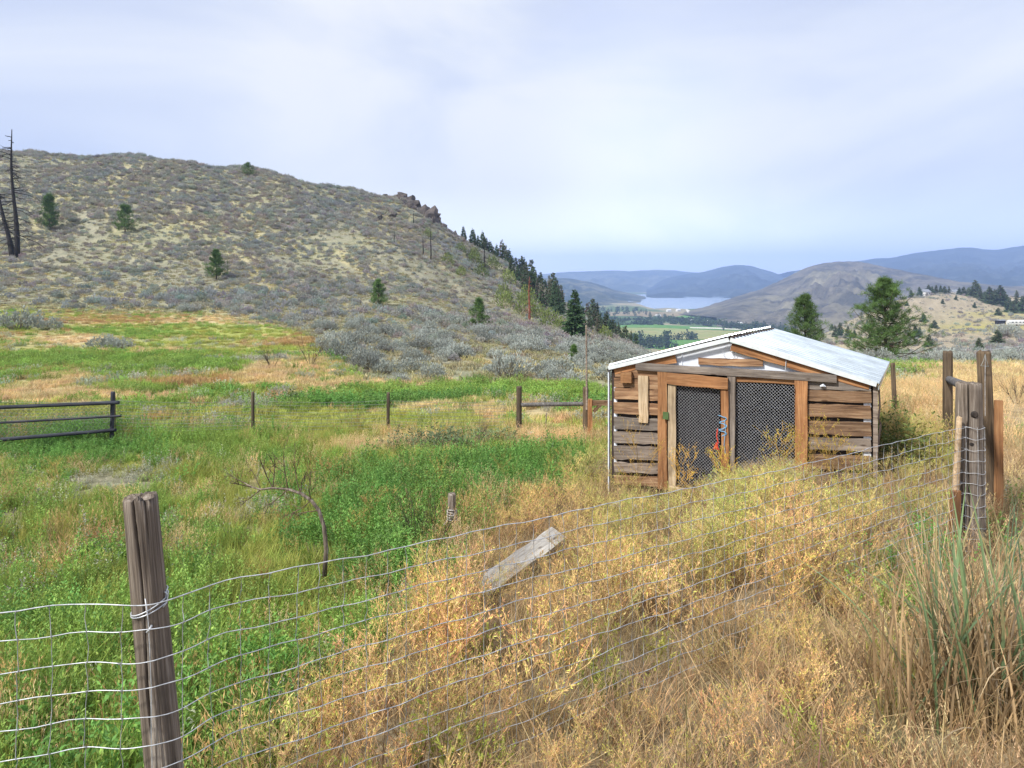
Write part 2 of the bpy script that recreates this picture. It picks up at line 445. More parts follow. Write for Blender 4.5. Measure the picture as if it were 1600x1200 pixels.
# ------------------------------------------------------------------ what grows where
KG, KL, KT, KO, KS, KD = range(6)      # green weeds, lime grass, tan straw, rust grass, grey herb, dark lush green
KCOL = np.array([(0.23, 0.345, 0.08), (0.38, 0.42, 0.12), (0.62, 0.50, 0.30), (0.47, 0.33, 0.17), (0.34, 0.36, 0.28), (0.14, 0.27, 0.065)])
PATCH = [  # column, row, half width, half height, kind, strength
 (560, 850, 110, 70, KD, 1.6), (820, 745, 90, 30, KD, 1.5), (640, 775, 90, 30, KD, .7), (110, 705, 150, 26, KD, 1.2), (300, 700, 110, 20, KG, 1.0),
 (380, 880, 120, 60, KL, .9), (700, 715, 160, 16, KL, .9), (330, 790, 90, 35, KL, .8), (470, 720, 90, 18, KG, .8), (500, 810, 60, 50, KL, .5),
 (200, 755, 90, 16, KS, 1.0), (400, 800, 50, 28, KS, .8), (80, 800, 70, 20, KS, .5), (820, 700, 60, 9, KS, .8), (20, 880, 60, 60, KS, .4),
 (250, 865, 110, 13, KT, 1.2), (370, 830, 70, 10, KT, 1.1), (570, 706, 60, 9, KT, 1.7), (650, 700, 50, 8, KT, 1.0), (120, 910, 100, 14, KT, .7),
 (860, 690, 70, 7, KT, 1.2), (900, 695, 60, 10, KT, 1.0),
 (560, 1000, 160, 80, KG, .7), (150, 1000, 200, 120, KG, .7), (330, 1060, 160, 60, KD, .5),
 # between the far fence and the sage
 (120, 655, 160, 10, KL, .9), (470, 655, 180, 12, KL, 1.0), (700, 665, 130, 10, KL, .8), (800, 645, 60, 8, KT, 1.1), (655, 638, 40, 5, KT, 1.9), (870, 670, 50, 10, KL, .7),
 (540, 632, 110, 8, KD, 1.4), (620, 612, 80, 9, KG, 1.6), (760, 612, 110, 9, KG, 2.0), (880, 612, 90, 10, KG, 2.0), (700, 625, 60, 6, KD, 1.0), (930, 600, 40, 14, KG, 1.2),
 (430, 640, 60, 8, KG, .8), (60, 640, 90, 7, KT, .5), (300, 668, 70, 6, KT, .7), (120, 672, 60, 4, KT, .8),
 (60, 620, 90, 16, KT, 1.5), (150, 612, 60, 10, KT, .7), (240, 625, 60, 8, KT, .8), (210, 608, 60, 8, KG, .9), (360, 612, 60, 6, KG, .7), (470, 600, 110, 8, KT, 1.1), (620, 598, 90, 6, KT, 1.4), (770, 592, 50, 6, KO, 0.90), (830, 596, 60, 5, KT, 1.0),
 (270, 603, 60, 10, KO, 1.35), (345, 597, 45, 10, KO, 1.35), (395, 588, 40, 10, KT, 1.2), (200, 590, 60, 8, KG, .9), (330, 572, 120, 8, KG, 1.0), (110, 590, 60, 12, KT, .7), (40, 570, 80, 14, KG, .9), (150, 560, 120, 10, KG, .8),
 (100, 530, 80, 9, KT, 1.5), (250, 548, 60, 5, KT, 1.3), (430, 535, 90, 8, KO, 0.75), (420, 547, 100, 6, KL, 1.5), (470, 530, 70, 10, KO, 0.75), (350, 520, 130, 8, KL, 1.0), (220, 518, 130, 7, KG, .8), (180, 500, 150, 9, KO, .9), (350, 500, 120, 7, KT, 1.2), (60, 505, 70, 10, KS, .8), (400, 565, 60, 5, KS, .7),
 (440, 575, 60, 12, KT, 1.1), (500, 560, 30, 16, KT, .6),
 # behind and right of the shed
 (1450, 595, 130, 9, KL, .5), (1560, 588, 70, 5, KG, .8), (1480, 620, 160, 30, KT, 1.2), (1580, 640, 60, 40, KT, 1.3), (1570, 585, 90, 12, KT, .9), (1400, 585, 40, 9, KG, .5), (1440, 660, 60, 50, KO, .5),
 (1570, 710, 30, 12, KG, .7), (1590, 760, 40, 30, KG, .4),
]
GL_Y = [0, 670, 690, 720, 760, 800, 860, 930, 1000, 1128, 1300, 3000]
GL_X = [1100, 1010, 970, 930, 905, 830, 745, 735, 650, 530, 380, -100]
TOE_X = [-900, 0, 200, 300, 400, 480, 520, 560, 700, 830, 940, 1000, 1060, 1300, 1400, 1600, 2500]
TOE_D = [92, 92, 88, 85, 76, 60, 38, 30, 31, 31, 29, 28, 45, 42, 34, 33, 33]
def rowcol(x, y):
    d = np.maximum(y, 1.2)
    return 800+F*x/d, HY-F*base_height(x, y)/d, d
def toe(px): return np.interp(px, TOE_X, TOE_D)
def golden(x, y):
    px, py, d = rowcol(x, y)
    wob = 70*(fbm(x*0.9+3, y*0.9, 3)-0.5)*np.clip(8/np.maximum(d, 3), .3, 2)
    g = sstep(-25, 25, px+wob-np.interp(py, GL_Y, GL_X))*sstep(676, 700, py)
    fence_side = (x-(-1.27))*0.563-(y-2.4)*0.827     # >0 on the near side of the wire fence
    out = np.maximum(sstep(1490, 1530, px), sstep(1330, 1420, px)*sstep(820, 900, py))
    return g*(1-out)
def kinds(x, y, jit=1.1, rng=RNG):
    px, py, d = rowcol(x, y)
    W = np.zeros((6, len(x)))
    for (a, b, rx, ry, k, s) in PATCH:
        q = ((px-a)/rx)**2+((py-b)/ry)**2
        W[k] += s*np.exp(-q*1.1)
    right = sstep(1380, 1480, px)
    near = sstep(695, 730, py)
    W[KG] += 0.42*(1-right)*(0.6+0.4*near); W[KL] += 0.50*(1-right); W[KT] += 0.22+0.58*right-0.20*sstep(700, 600, px)*sstep(780, 900, py); W[KO] += 0.12
    W[KS] += 0.14; W[KD] += 0.14*near*(1-right)
    for k in range(6):
        sc = np.where(d < 14, 0.8, np.where(d < 40, 0.35, 0.2))
        W[k] += 1.35*(fbm(x*sc+13.7*k, y*sc*0.8+5.1*k, 3)-0.5)+jit*(rng.random(len(x))-0.5)
    return W
def softcolor(x, y):
    W = kinds(x, y, 0.0)
    e = np.exp(4*(W-W.max(0)))
    e /= e.sum(0)
    return e.T @ KCOL

# ------------------------------------------------------------------ the land as one sheet
az = np.concatenate([np.radians(np.linspace(-46, 46, 560)), np.radians(np.linspace(46, 314, 70)[1:-1])])
rr = np.exp(np.concatenate([np.linspace(math.log(0.35), math.log(14), 90)[:-1], np.linspace(math.log(14), math.log(420), 250)[:-1], np.linspace(math.log(420), math.log(9500), 80)]))
A, R = np.meshgrid(az, rr)
GX = (R*np.sin(A)).ravel(); GY = (R*np.cos(A)).ravel()
GZ = ground_z(GX, GY)
na, nr = len(az), len(rr)
i = np.arange(nr-1)[:, None]*na; j = np.arange(na)[None]; k = (j+1) % na
F4 = np.stack([i+j, i+k, i+na+k, i+na+j], -1).reshape(-1, 4)[:, ::-1]
F3 = np.stack([np.full(na, len(GX)), np.arange(na), (np.arange(na)+1) % na], -1)[:, ::-1]
px, py, d = rowcol(GX, GY)
soft = softcolor(GX, GY)
soil = np.array((0.19, 0.145, 0.10))
wnear = sstep(6, 22, d)[:, None]
c = soil*(1-wnear)*(0.6)+soft*(0.28*(1-wnear)+0.85*wnear)
c = c*(1-golden(GX, GY)[:, None])+np.array((0.25, 0.20, 0.13))*golden(GX, GY)[:, None]
path = (sstep(1530, 1570, px)*sstep(590, 640, py))[:, None]*(0.4+0.6*fbm(GX*0.8, GY*0.8, 3))[:, None]
c = c*(1-path*0.8)+np.array((0.40, 0.31, 0.21))*path*0.8
# hill
g1 = fbm((GX*0.8+GY*0.6)*0.13, (GY*0.8-GX*0.6)*0.03+4, 4)[:, None]
g2 = fbm(GX*0.06+3, GY*0.06, 4)[:, None]
g3 = fbm(GX*0.45+3, GY*0.45, 3)[:, None]
hill = np.array((0.255, 0.25, 0.19))*(0.8+0.4*g3)
hill = hill*(1-sstep(.52, .64, g1))+np.array((0.36, 0.335, 0.21))*sstep(.52, .64, g1)
hill = hill*(1-0.6*sstep(.5, .65, g2))+np.array((0.30, 0.30, 0.19))*0.6*sstep(.5, .65, g2)
rightside = sstep(1250, 1350, px)[:, None]
hill = hill*(1-rightside)+rightside*(np.array((0.33, 0.285, 0.215))*(0.75+0.5*g3))
hm = sstep(0.93, 1.08, d/toe(px))[:, None]
c = c*(1-hm)+hill*hm
# terraces of yellow-green grass on the right knoll
tg = (np.exp(-((px-1550)/90)**2-((py-512)/9)**2)+np.exp(-((px-1560)/70)**2-((py-492)/6)**2)*0.8)[:, None]
tg = np.clip(tg, 0, 1)*sstep(200, 260, d)[:, None]
c = c*(1-tg)+np.array((0.36, 0.33, 0.12))*tg
# valley floor
vm = sstep(700, 850, d)[:, None]
vn = fbm(GX*0.011, GY*0.004, 4)[:, None]
val = np.array((0.10, 0.15, 0.07))*(1-sstep(.45, .6, vn))+np.array((0.30, 0.27, 0.18))*sstep(.45, .6, vn)
c = c*(1-vm)+val*vm
gg = Geo()
gg.add(np.concatenate([np.stack([GX, GY, GZ], 1), [[0, 0, gz(0, 0.3)]]]), F3, F4, np.concatenate([c, c[:1]]))
m, t = new_mat('land')
a = nd(t, 'ShaderNodeAttribute', attribute_name='tint')
geo_n = nd(t, 'ShaderNodeNewGeometry')
n1 = noise(t, geo_n.outputs['Position'], 3.0, 6, 0.7)
n2 = noise(t, geo_n.outputs['Position'], 24.0, 4, 0.7)
n3 = noise(t, geo_n.outputs['Position'], 0.5, 5, 0.65)
cc = mixc(t, 1.0, a.outputs['Color'], ramp(t, n1, [(0.3, (0.62, 0.62, 0.6)), (0.5, (1, 1, 1)), (0.72, (1.35, 1.3, 1.2))]), 'MULTIPLY')
cc = mixc(t, 0.7, cc, ramp(t, n2, [(0.3, (0.55, 0.55, 0.55)), (0.7, (1.3, 1.3, 1.3))]), 'MULTIPLY')
cc = mixc(t, 0.8, cc, ramp(t, n3, [(0.35, (0.75, 0.78, 0.75)), (0.65, (1.2, 1.15, 1.1))]), 'MULTIPLY')
finish(m, cc, 0.95, bump=n1, bstr=0.6, bdist=0.12, spec=0.1)
ground = struct(obj('ground', gg, m, smooth=True))

# ------------------------------------------------------------------ valley: fields, road, lake
VZ = -80+EYE
def vpt(px, py, dz=0.0):
    d = 80*F/(py-HY)
    return ((px-800)/F*d, d, VZ+dz)
def sheet(name, pts, dz, mat, sub=14):
    """a flat field outlined by points on the valley floor, at its own height"""
    P = [vpt(a, b, dz) for a, b in pts]
    g = Geo()
    V = P+[(x, y, z-0.6) for x, y, z in P]
    n = len(P)
    me = bpy.data.meshes.new(name)
    me.from_pydata(V, [], [tuple(range(n))]+[(i, i+n, (i+1) % n+n, (i+1) % n) for i in range(n)])
    me.materials.append(mat)
    o = bpy.data.objects.new(name, me); COL.objects.link(o)
    return struct(o)
def field_mat(name, a, b, sx=0.01, sy=0.003):
    m, t = new_mat(name)
    g = nd(t, 'ShaderNodeNewGeometry')
    n = noise(t, g.outputs['Position'], 1.0, 5, 0.6, (sx, sy*3, 1))
    n2 = noise(t, g.outputs['Position'], 1.0, 5, 0.7, (0.12, 0.04, 1))
    c = ramp(t, n, [(0.35, a), (0.65, b)])
    c = mixc(t, 0.6, c, ramp(t, n2, [(0.3, (0.7, 0.7, 0.7)), (0.7, (1.25, 1.25, 1.2))]), 'MULTIPLY')
    return finish(m, c, 0.95, spec=0.05)
MF_G = field_mat('field_green', (0.08, 0.19, 0.05), (0.13, 0.26, 0.07))
MF_D = field_mat('field_dark', (0.06, 0.11, 0.06), (0.10, 0.15, 0.08))
MF_T = field_mat('field_tan', (0.30, 0.27, 0.13), (0.22, 0.27, 0.10))
MF_B = field_mat('field_brown', (0.22, 0.18, 0.12), (0.30, 0.25, 0.16))
MF_ROAD = field_mat('pale_road', (0.5, 0.48, 0.44), (0.6, 0.57, 0.52))
sheet('field', [(900, 509), (1020, 507), (1075, 510), (1180, 513), (1190, 518), (1020, 512), (900, 511)], 0.5, MF_G)
sheet('field', [(900, 512), (1020, 512.6), (1200, 519.5), (1230, 530), (1120, 531), (1000, 531), (900, 533)], 0.5, MF_T)
sheet('field', [(900, 533.5), (1000, 531.6), (1230, 531), (1260, 548), (900, 552)], 0.5, MF_G)
sheet('field', [(900, 499), (945, 494), (1000, 494), (1030, 499), (1020, 505.8), (900, 508)], 0.5, MF_D)
sheet('field', [(945, 488), (1010, 486.5), (1062, 489), (1110, 496), (1040, 497), (950, 493.2)], 0.5, MF_B)
sheet('field', [(1040, 497.8), (1072, 493), (1112, 497), (1125, 501), (1090, 504)], 0.9, MF_G)
sheet('road', [(1071, 484.0), (1074, 484.0), (1080, 487.5), (1105, 491.5), (1134, 495.5), (1131, 500), (1122, 499.6), (1128, 496.6), (1098, 493), (1074, 489)], 1.6, MF_ROAD)
sheet('road', [(1078, 512.2), (1120, 513.0), (1172, 515.6), (1172, 517), (1120, 514.4), (1078, 513.4)], 1.2, MF_ROAD)
# lake
m, t = new_mat('lake_water')
g = nd(t, 'ShaderNodeNewGeometry')
n = noise(t, g.outputs['Position'], 0.05, 4, 0.6)
finish(m, (0.20, 0.27, 0.36), 0.18, bump=n, bstr=0.25, bdist=0.6, spec=0.6)
shore = [(998, 475), (1010, 479.5), (1022, 482.5), (1045, 481.2), (1062, 482.5), (1075, 483), (1100, 482), (1130, 484.5), (1150, 483), (1200, 482), (1330, 470), (1330, 460), (980, 460), (978, 470)]
lake = sheet('lake', shore, 0.4, m)

# ------------------------------------------------------------------ mountains
def hill_mat(name, base, tree, sc=0.01, thr=(0.45, 0.6), light=None, streak=None):
    m, t = new_mat(name)
    g = nd(t, 'ShaderNodeNewGeometry')
    n = noise(t, g.outputs['Position'], sc, 8, 0.68)
    c = ramp(t, n, [(thr[0], tree), (thr[1], base)])
    if light:
        n2 = noise(t, g.outputs['Position'], sc*0.35, 6, 0.6)
        c = mixc(t, ramp(t, n2, [(0.5, (0, 0, 0)), (0.62, (1, 1, 1))]), c, light)
    n3 = noise(t, g.outputs['Position'], sc*8, 5, 0.75)
    c = mixc(t, 0.8, c, ramp(t, n3, [(0.3, (0.6, 0.6, 0.6)), (0.7, (1.3, 1.3, 1.3))]), 'MULTIPLY')
    return finish(m, c, 0.95, bump=n3, bstr=0.8, bdist=0.1/sc*0.05, spec=0.05)
def mountain(name, sky_pts, d_ridge, base_pts, mat, rough, fs, nu=170, nt_=50, seed=0, back=1.25):
    """a ridge with a front slope down to the foot and a back slope: real depth, real height"""
    pxs = np.linspace(sky_pts[0][0], sky_pts[-1][0], nu)
    top = np.interp(pxs, [p[0] for p in sky_pts], [p[1] for p in sky_pts])
    dr = np.interp(pxs, [p[0] for p in sky_pts], [p[2] if len(p) > 2 else d_ridge for p in sky_pts])
    db = np.interp(pxs, [p[0] for p in base_pts], [p[1] for p in base_pts])
    ht = EYE-(top-HY)*dr/F
    ks = np.ones(9)/9
    ht = np.convolve(np.pad(ht, 4, 'edge'), ks, 'valid')*0.6+ht*0.4
    T = np.linspace(0, 1.6, nt_)
    V = []
    for t_ in T:
        if t_ <= 1:
            dd = db+(dr-db)*t_; s = t_**1.15*(1-0.12*math.sin(t_*math.pi))
        else:
            dd = dr*(1+(t_-1)*(back-1)/0.6); s = 1-((t_-1)/0.6)**1.3
        x = (pxs-800)/F*(db*(1-min(t_, 1))+dr*min(t_, 1)) if t_ <= 1 else (pxs-800)/F*dr
        n1 = fbm(x*fs+seed, dd*fs*0.35, 5)
        n2 = 1-np.abs(2*fbm(x*fs*1.6+seed*3, dd*fs*0.5, 4)-1)
        amp = (4*min(t_, 1)*(1-min(t_, 1)) if t_ <= 1 else (t_-1))+0.10
        z = VZ-1+(ht-VZ+1)*s+rough*amp*((n1-0.5)+(n2-0.75)*1.2)*np.clip((ht-VZ)/(ht.max()-VZ), 0.05, 1)
        V.append(np.stack([x, dd, z], 1))
    V = np.concatenate(V)
    i = np.arange(nt_-1)[:, None]*nu; j = np.arange(nu-1)[None]
    F4 = np.stack([i+j, i+j+1, i+nu+j+1, i+nu+j], -1).reshape(-1, 4)
    g = Geo().add(V, None, F4)
    return struct(obj(name, g, mat, smooth=True))
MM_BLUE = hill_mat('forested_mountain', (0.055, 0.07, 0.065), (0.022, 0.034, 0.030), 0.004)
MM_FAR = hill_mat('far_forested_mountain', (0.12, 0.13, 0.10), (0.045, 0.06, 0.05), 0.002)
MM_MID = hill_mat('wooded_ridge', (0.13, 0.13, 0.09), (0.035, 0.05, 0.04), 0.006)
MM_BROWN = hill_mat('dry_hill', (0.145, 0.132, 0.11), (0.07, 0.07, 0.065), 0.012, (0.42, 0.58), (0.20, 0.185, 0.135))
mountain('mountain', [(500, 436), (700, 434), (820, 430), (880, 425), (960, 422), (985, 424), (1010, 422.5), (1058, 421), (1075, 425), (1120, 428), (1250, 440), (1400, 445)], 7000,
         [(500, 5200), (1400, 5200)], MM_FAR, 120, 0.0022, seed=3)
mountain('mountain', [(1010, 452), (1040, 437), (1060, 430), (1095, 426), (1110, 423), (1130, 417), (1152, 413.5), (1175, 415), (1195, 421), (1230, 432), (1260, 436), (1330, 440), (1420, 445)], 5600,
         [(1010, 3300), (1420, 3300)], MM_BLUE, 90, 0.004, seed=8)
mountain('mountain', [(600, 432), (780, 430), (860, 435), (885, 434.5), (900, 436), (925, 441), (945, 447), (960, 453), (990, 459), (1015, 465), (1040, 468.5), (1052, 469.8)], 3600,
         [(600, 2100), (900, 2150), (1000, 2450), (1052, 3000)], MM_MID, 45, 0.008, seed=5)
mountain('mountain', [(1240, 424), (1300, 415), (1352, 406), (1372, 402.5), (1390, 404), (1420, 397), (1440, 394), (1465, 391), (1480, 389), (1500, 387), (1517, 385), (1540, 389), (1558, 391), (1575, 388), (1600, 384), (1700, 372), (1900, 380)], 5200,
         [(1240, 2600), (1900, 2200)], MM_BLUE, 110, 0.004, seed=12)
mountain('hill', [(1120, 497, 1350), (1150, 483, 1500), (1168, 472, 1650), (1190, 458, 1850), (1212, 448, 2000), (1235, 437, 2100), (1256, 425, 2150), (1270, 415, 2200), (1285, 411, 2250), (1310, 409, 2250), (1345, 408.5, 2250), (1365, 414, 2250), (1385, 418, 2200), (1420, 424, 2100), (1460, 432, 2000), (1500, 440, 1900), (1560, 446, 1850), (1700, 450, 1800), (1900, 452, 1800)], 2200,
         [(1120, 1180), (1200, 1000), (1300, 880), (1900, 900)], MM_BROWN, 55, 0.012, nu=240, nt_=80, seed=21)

# ------------------------------------------------------------------ air
def haze_box():
    g = Geo().box((1500, 5000, 150), (16000, 11000, 500))
    m, t = new_mat('air')
    v = nd(t, 'ShaderNodeVolumePrincipled')
    v.inputs['Color'].default_value = (0.40, 0.57, 1.0, 1)
    v.inputs['Density'].default_value = 0.000175
    v.inputs['Anisotropy'].default_value = 0.0
    out = nd(t, 'ShaderNodeOutputMaterial')
    t.links.new(v.outputs[0], out.inputs['Volume'])
    o = obj('haze', g, m)
    o['kind'] = 'stuff'
    return o
haze_box()
# ------------------------------------------------------------------ plants: pieces of geometry
def nrm(v): return v/(np.linalg.norm(v, axis=-1, keepdims=True)+1e-9)
def g_blades(n, R, h, w, lean=0.35, rng=None, cbase=(.75, .72, .6), ctip=(1.15, 1.12, 1.0), hvar=0.5, curl=0.35):
    g = Geo()
    a = rng.random(n)*6.283; r = R*np.sqrt(rng.random(n))
    B = np.stack([r*np.cos(a), r*np.sin(a), np.full(n, -0.03)], 1)
    hh = h*(1-hvar+hvar*rng.random(n))
    la = rng.random(n)*6.283; lm = lean*rng.random(n)
    D = np.stack([np.cos(la)*lm, np.sin(la)*lm, np.ones(n)], 1)
    sa = rng.random(n)*6.283
    S = np.stack([np.cos(sa), np.sin(sa), np.zeros(n)], 1)*w*(.6+.8*rng.random(n))[:, None]/2
    M = B+D*hh[:, None]*0.55
    T = B+D*hh[:, None]+np.stack([np.cos(la), np.sin(la), -0.4*np.ones(n)], 1)*(hh*curl*rng.random(n))[:, None]
    V = np.stack([B-S, B+S, M-S*.8, M+S*.8, T], 1).reshape(-1, 3)
    i = np.arange(n)[:, None]*5
    rnd = (0.8+0.4*rng.random(n))[:, None, None]
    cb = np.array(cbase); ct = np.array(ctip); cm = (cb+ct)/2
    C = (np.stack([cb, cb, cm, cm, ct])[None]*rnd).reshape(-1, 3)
    g.add(V, np.concatenate([i+2, i+3, i+4], 1), np.concatenate([i, i+1, i+3, i+2], 1), C)
    return g
def leaf_quads(P, D, L, W, rng, C):
    """diamond leaves at P pointing along D"""
    n = len(P); D = nrm(D)
    X = nrm(np.cross(D, nrm(rng.normal(size=(n, 3)))))
    L = np.broadcast_to(L, n)[:, None]; W = np.broadcast_to(W, n)[:, None]
    V = np.stack([P, P+D*L*.5+X*W*.5, P+D*L, P+D*L*.5-X*W*.5], 1).reshape(-1, 3)
    return V, np.arange(n*4).reshape(n, 4), np.repeat(C, 4, axis=0)
def g_leafy(ns, R, h, m, L, W, rng, stem=(.8, .85, .6), leaf=(1.0, 1.0, 1.0), spread=0.35):
    g = g_blades(ns, R, h, 0.004, spread, rng, stem, stem, 0.5, 0.05)
    V = g.V[0].reshape(ns, 5, 3)
    B = (V[:, 0]+V[:, 1])/2; T = V[:, 4]
    t = 0.15+0.85*rng.random((ns, m))
    P = B[:, None]+(T-B)[:, None]*t[..., None]
    a = rng.random((ns, m))*6.283
    D = np.stack([np.cos(a), np.sin(a), 0.2+0.9*rng.random((ns, m))], -1)
    n = ns*m
    C = np.array(leaf)*(0.65+0.45*t.reshape(-1)+0.25*rng.random(n))[:, None]
    v, f, c = leaf_quads(P.reshape(-1, 3), D.reshape(-1, 3), L*(.6+.7*rng.random(n)), W*(.7+.6*rng.random(n)), rng, C)
    return g.add(v, None, f, c)
def seg_quads(P0, P1, w0, w1, rng, C):
    n = len(P0); D = nrm(P1-P0); X = nrm(np.cross(D, nrm(rng.normal(size=(n, 3)))))
    w0 = np.broadcast_to(w0, n)[:, None]/2; w1 = np.broadcast_to(w1, n)[:, None]/2
    V = np.stack([P0-X*w0, P0+X*w0, P1+X*w1, P1-X*w1], 1).reshape(-1, 3)
    return V, np.arange(n*4).reshape(n, 4), np.repeat(C, 4, axis=0)
def g_golden(rng, h=0.65, nb=11, tw=4, pods=5, green=0.3):
    """a dry branching mustard-like weed: stem, side branches, twigs, little pods and yellow tips"""
    g = Geo()
    lean = rng.normal(size=2)*0.10
    t = np.linspace(0, 1, 5)[:, None]
    stem = np.concatenate([t*lean[0]*h+0.02*rng.normal(size=(5, 1)), t*lean[1]*h+0.02*rng.normal(size=(5, 1)), t*h*0.85-0.03], 1)
    br = np.array((.95, .72, .42))
    v, f, c = seg_quads(stem[:-1], stem[1:], 0.007, 0.005, rng, np.tile(br*0.62, (4, 1))); g.add(v, None, f, c)
    v, f, c = seg_quads(stem[:-1], stem[1:], 0.007, 0.005, rng, np.tile(br*0.62, (4, 1))); g.add(v, None, f, c)
    tb = 0.12+0.86*rng.random(nb)
    P = np.stack([np.interp(tb, t[:, 0], stem[:, k]) for k in range(3)], 1)
    a = rng.random(nb)*6.283
    L = h*(0.20+0.38*(1-tb)+0.12*rng.random(nb))
    D = nrm(np.stack([np.cos(a), np.sin(a), 0.75+0.8*rng.random(nb)], 1))
    Q = P+D*L[:, None]+np.array((0, 0, .12))*L[:, None]
    Mid = (P+Q)/2-np.array((0, 0, .05))*L[:, None]
    v, f, c = seg_quads(np.concatenate([P, Mid]), np.concatenate([Mid, Q]), 0.0045, 0.003, rng, np.tile(br*0.9, (2*nb, 1))); g.add(v, None, f, c)
    u = 0.25+0.75*rng.random((nb, tw))
    S = P[:, None]+(Q-P)[:, None]*u[..., None]
    a = rng.random((nb, tw))*6.283
    D2 = nrm(D[:, None]*0.9+np.stack([np.cos(a), np.sin(a), 0.4+0.6*rng.random((nb, tw))], -1))
    E = S+D2*(h*(0.10+0.13*rng.random((nb, tw))))[..., None]
    S = S.reshape(-1, 3); E = E.reshape(-1, 3); n = len(S)
    v, f, c = seg_quads(S, E, 0.0028, 0.0018, rng, br*(0.9+0.3*rng.random((n, 1)))); g.add(v, None, f, c)
    u = rng.random((n, pods)); X = S[:, None]+(E-S)[:, None]*(0.2+0.8*u[..., None])
    D3 = nrm((E-S)[:, None]/np.linalg.norm(E-S, axis=1)[:, None, None]*0.7+rng.normal(size=(n, pods, 3))*0.55+np.array((0, 0, .25)))
    k = n*pods
    isg = rng.random(k)[:, None] < green
    C = np.where(isg, np.array((0.92, 1.02, 0.30)), np.array((1.22, 0.90, 0.50)))*(0.75+0.5*rng.random((k, 1)))
    v, f, c = leaf_quads(X.reshape(-1, 3), D3.reshape(-1, 3), 0.022*(.6+rng.random(k)), 0.005*(.7+.8*rng.random(k)), rng, C)
    g.add(v, None, f, c)
    return g
def g_plume(rng, n=26, R=0.14, h=0.42):
    """fluffy seed-headed straw"""
    g = g_blades(n, R, h, 0.004, 0.45, rng, (.7, .68, .6), (1.05, 1.0, .95), 0.5, 0.15)
    V = g.V[0].reshape(n, 5, 3); T = V[:, 4]; M = (V[:, 2]+V[:, 3])/2
    k = 10
    u = rng.random((n, k)); P = M[:, None]+(T-M)[:, None]*(0.35+0.75*u[..., None])
    D = nrm((T-M)[:, None]*2+rng.normal(size=(n, k, 3))*0.12+np.array((0, 0, .06)))
    m = n*k
    v, f, c = leaf_quads(P.reshape(-1, 3), D.reshape(-1, 3), 0.024*(.6+rng.random(m)), 0.0045, rng, np.array((1.2, 1.12, 1.0))*(.8+.4*rng.random((m, 1))))
    return g.add(v, None, f, c)
def g_sage(rng, nt_=150, k=5, R=0.5, H=0.62, L=0.075, W=0.02, twigs=40, bare=0.0):
    g = Geo()
    th = rng.random(nt_)*6.283; ph = np.arccos(1-rng.random(nt_)*0.98)
    lob = 1+0.22*np.sin(3*th+rng.random()*6)+0.2*np.sin(5*th+2.3*ph+rng.random()*6)
    rad = (0.62+0.42*rng.random(nt_)**0.6)*lob
    P = np.stack([R*rad*np.sin(ph)*np.cos(th), R*rad*np.sin(ph)*np.sin(th), H*(0.22+0.78*rad*np.cos(ph)*0.9)], 1)
    O = nrm(P*np.array((1, 1, 1.2))+np.array((0, 0, .25)))
    base = np.array((0, 0, -0.05))+rng.normal(size=(nt_, 3))*np.array((R*.12, R*.12, 0.01))
    s = rng.choice(nt_, min(twigs, nt_), replace=False)
    mid = (P[s]*0.55+base[s]*0.45)+rng.normal(size=(len(s), 3))*R*0.04
    tc_ = np.array((.50, .40, .34))
    v, f, c = seg_quads(np.concatenate([base[s], mid]), np.concatenate([mid, P[s]]), np.concatenate([np.full(len(s), .02*R*2), np.full(len(s), .011*R*2)]), .008*R*2, rng, np.tile(tc_, (2*len(s), 1)))
    g.add(v, None, f, c)
    X = P[:, None]+rng.normal(size=(nt_, k, 3))*R*0.055
    D = nrm(O[:, None]*0.8+rng.normal(size=(nt_, k, 3))*0.45+np.array((0, 0, .45)))
    n = nt_*k
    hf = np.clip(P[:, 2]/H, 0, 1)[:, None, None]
    C = (np.array((1, 1, 1))*(0.80+0.30*hf+0.28*rng.random((nt_, k, 1)))).reshape(-1, 3)  # leaves coloured lighter towards the top, a painted highlight
    if bare > 0:
        b = rng.random(n)[:, None] < bare
        C = np.where(b, C*np.array((.8, .68, .62)), C)
    v, f, c = leaf_quads(X.reshape(-1, 3), D.reshape(-1, 3), L*(.6+.8*rng.random(n)), W*(.7+.6*rng.random(n)), rng, C)
    return g.add(v, None, f, c)
def g_twigs(rng, h=0.8, n=9, depth=3, w=0.012, col=(.5, .42, .38), spread=0.6):
    """bare branching twigs"""
    segs = []
    def grow(p, d, l, w_, k):
        q = p+d*l
        segs.append((p, q, w_, w_*0.7))
        if k == 0: return
        for _ in range(rng.integers(2, 4)):
            dd = nrm(d+rng.normal(size=3)*spread*0.6+np.array((0, 0, .12)))
            grow(p+d*l*(0.4+0.6*rng.random()), dd, l*(0.5+0.3*rng.random()), w_*0.6, k-1)
    for _ in range(n):
        a = rng.random()*6.283
        grow(np.array((0.03*math.cos(a), 0.03*math.sin(a), -0.03)), nrm(np.array((math.cos(a)*spread, math.sin(a)*spread, 1.0))), h*0.5*(0.7+0.5*rng.random()), w, depth)
    g = Geo()
    P0 = np.array([s[0] for s in segs]); P1 = np.array([s[1] for s in segs]); a = np.array([s[2] for s in segs]); b = np.array([s[3] for s in segs])
    for _ in range(2):
        v, f, c = seg_quads(P0, P1, a, b, rng, np.tile(np.array(col), (len(segs), 1))*(.8+.4*rng.random((len(segs), 1)))); g.add(v, None, f, c)
    return g

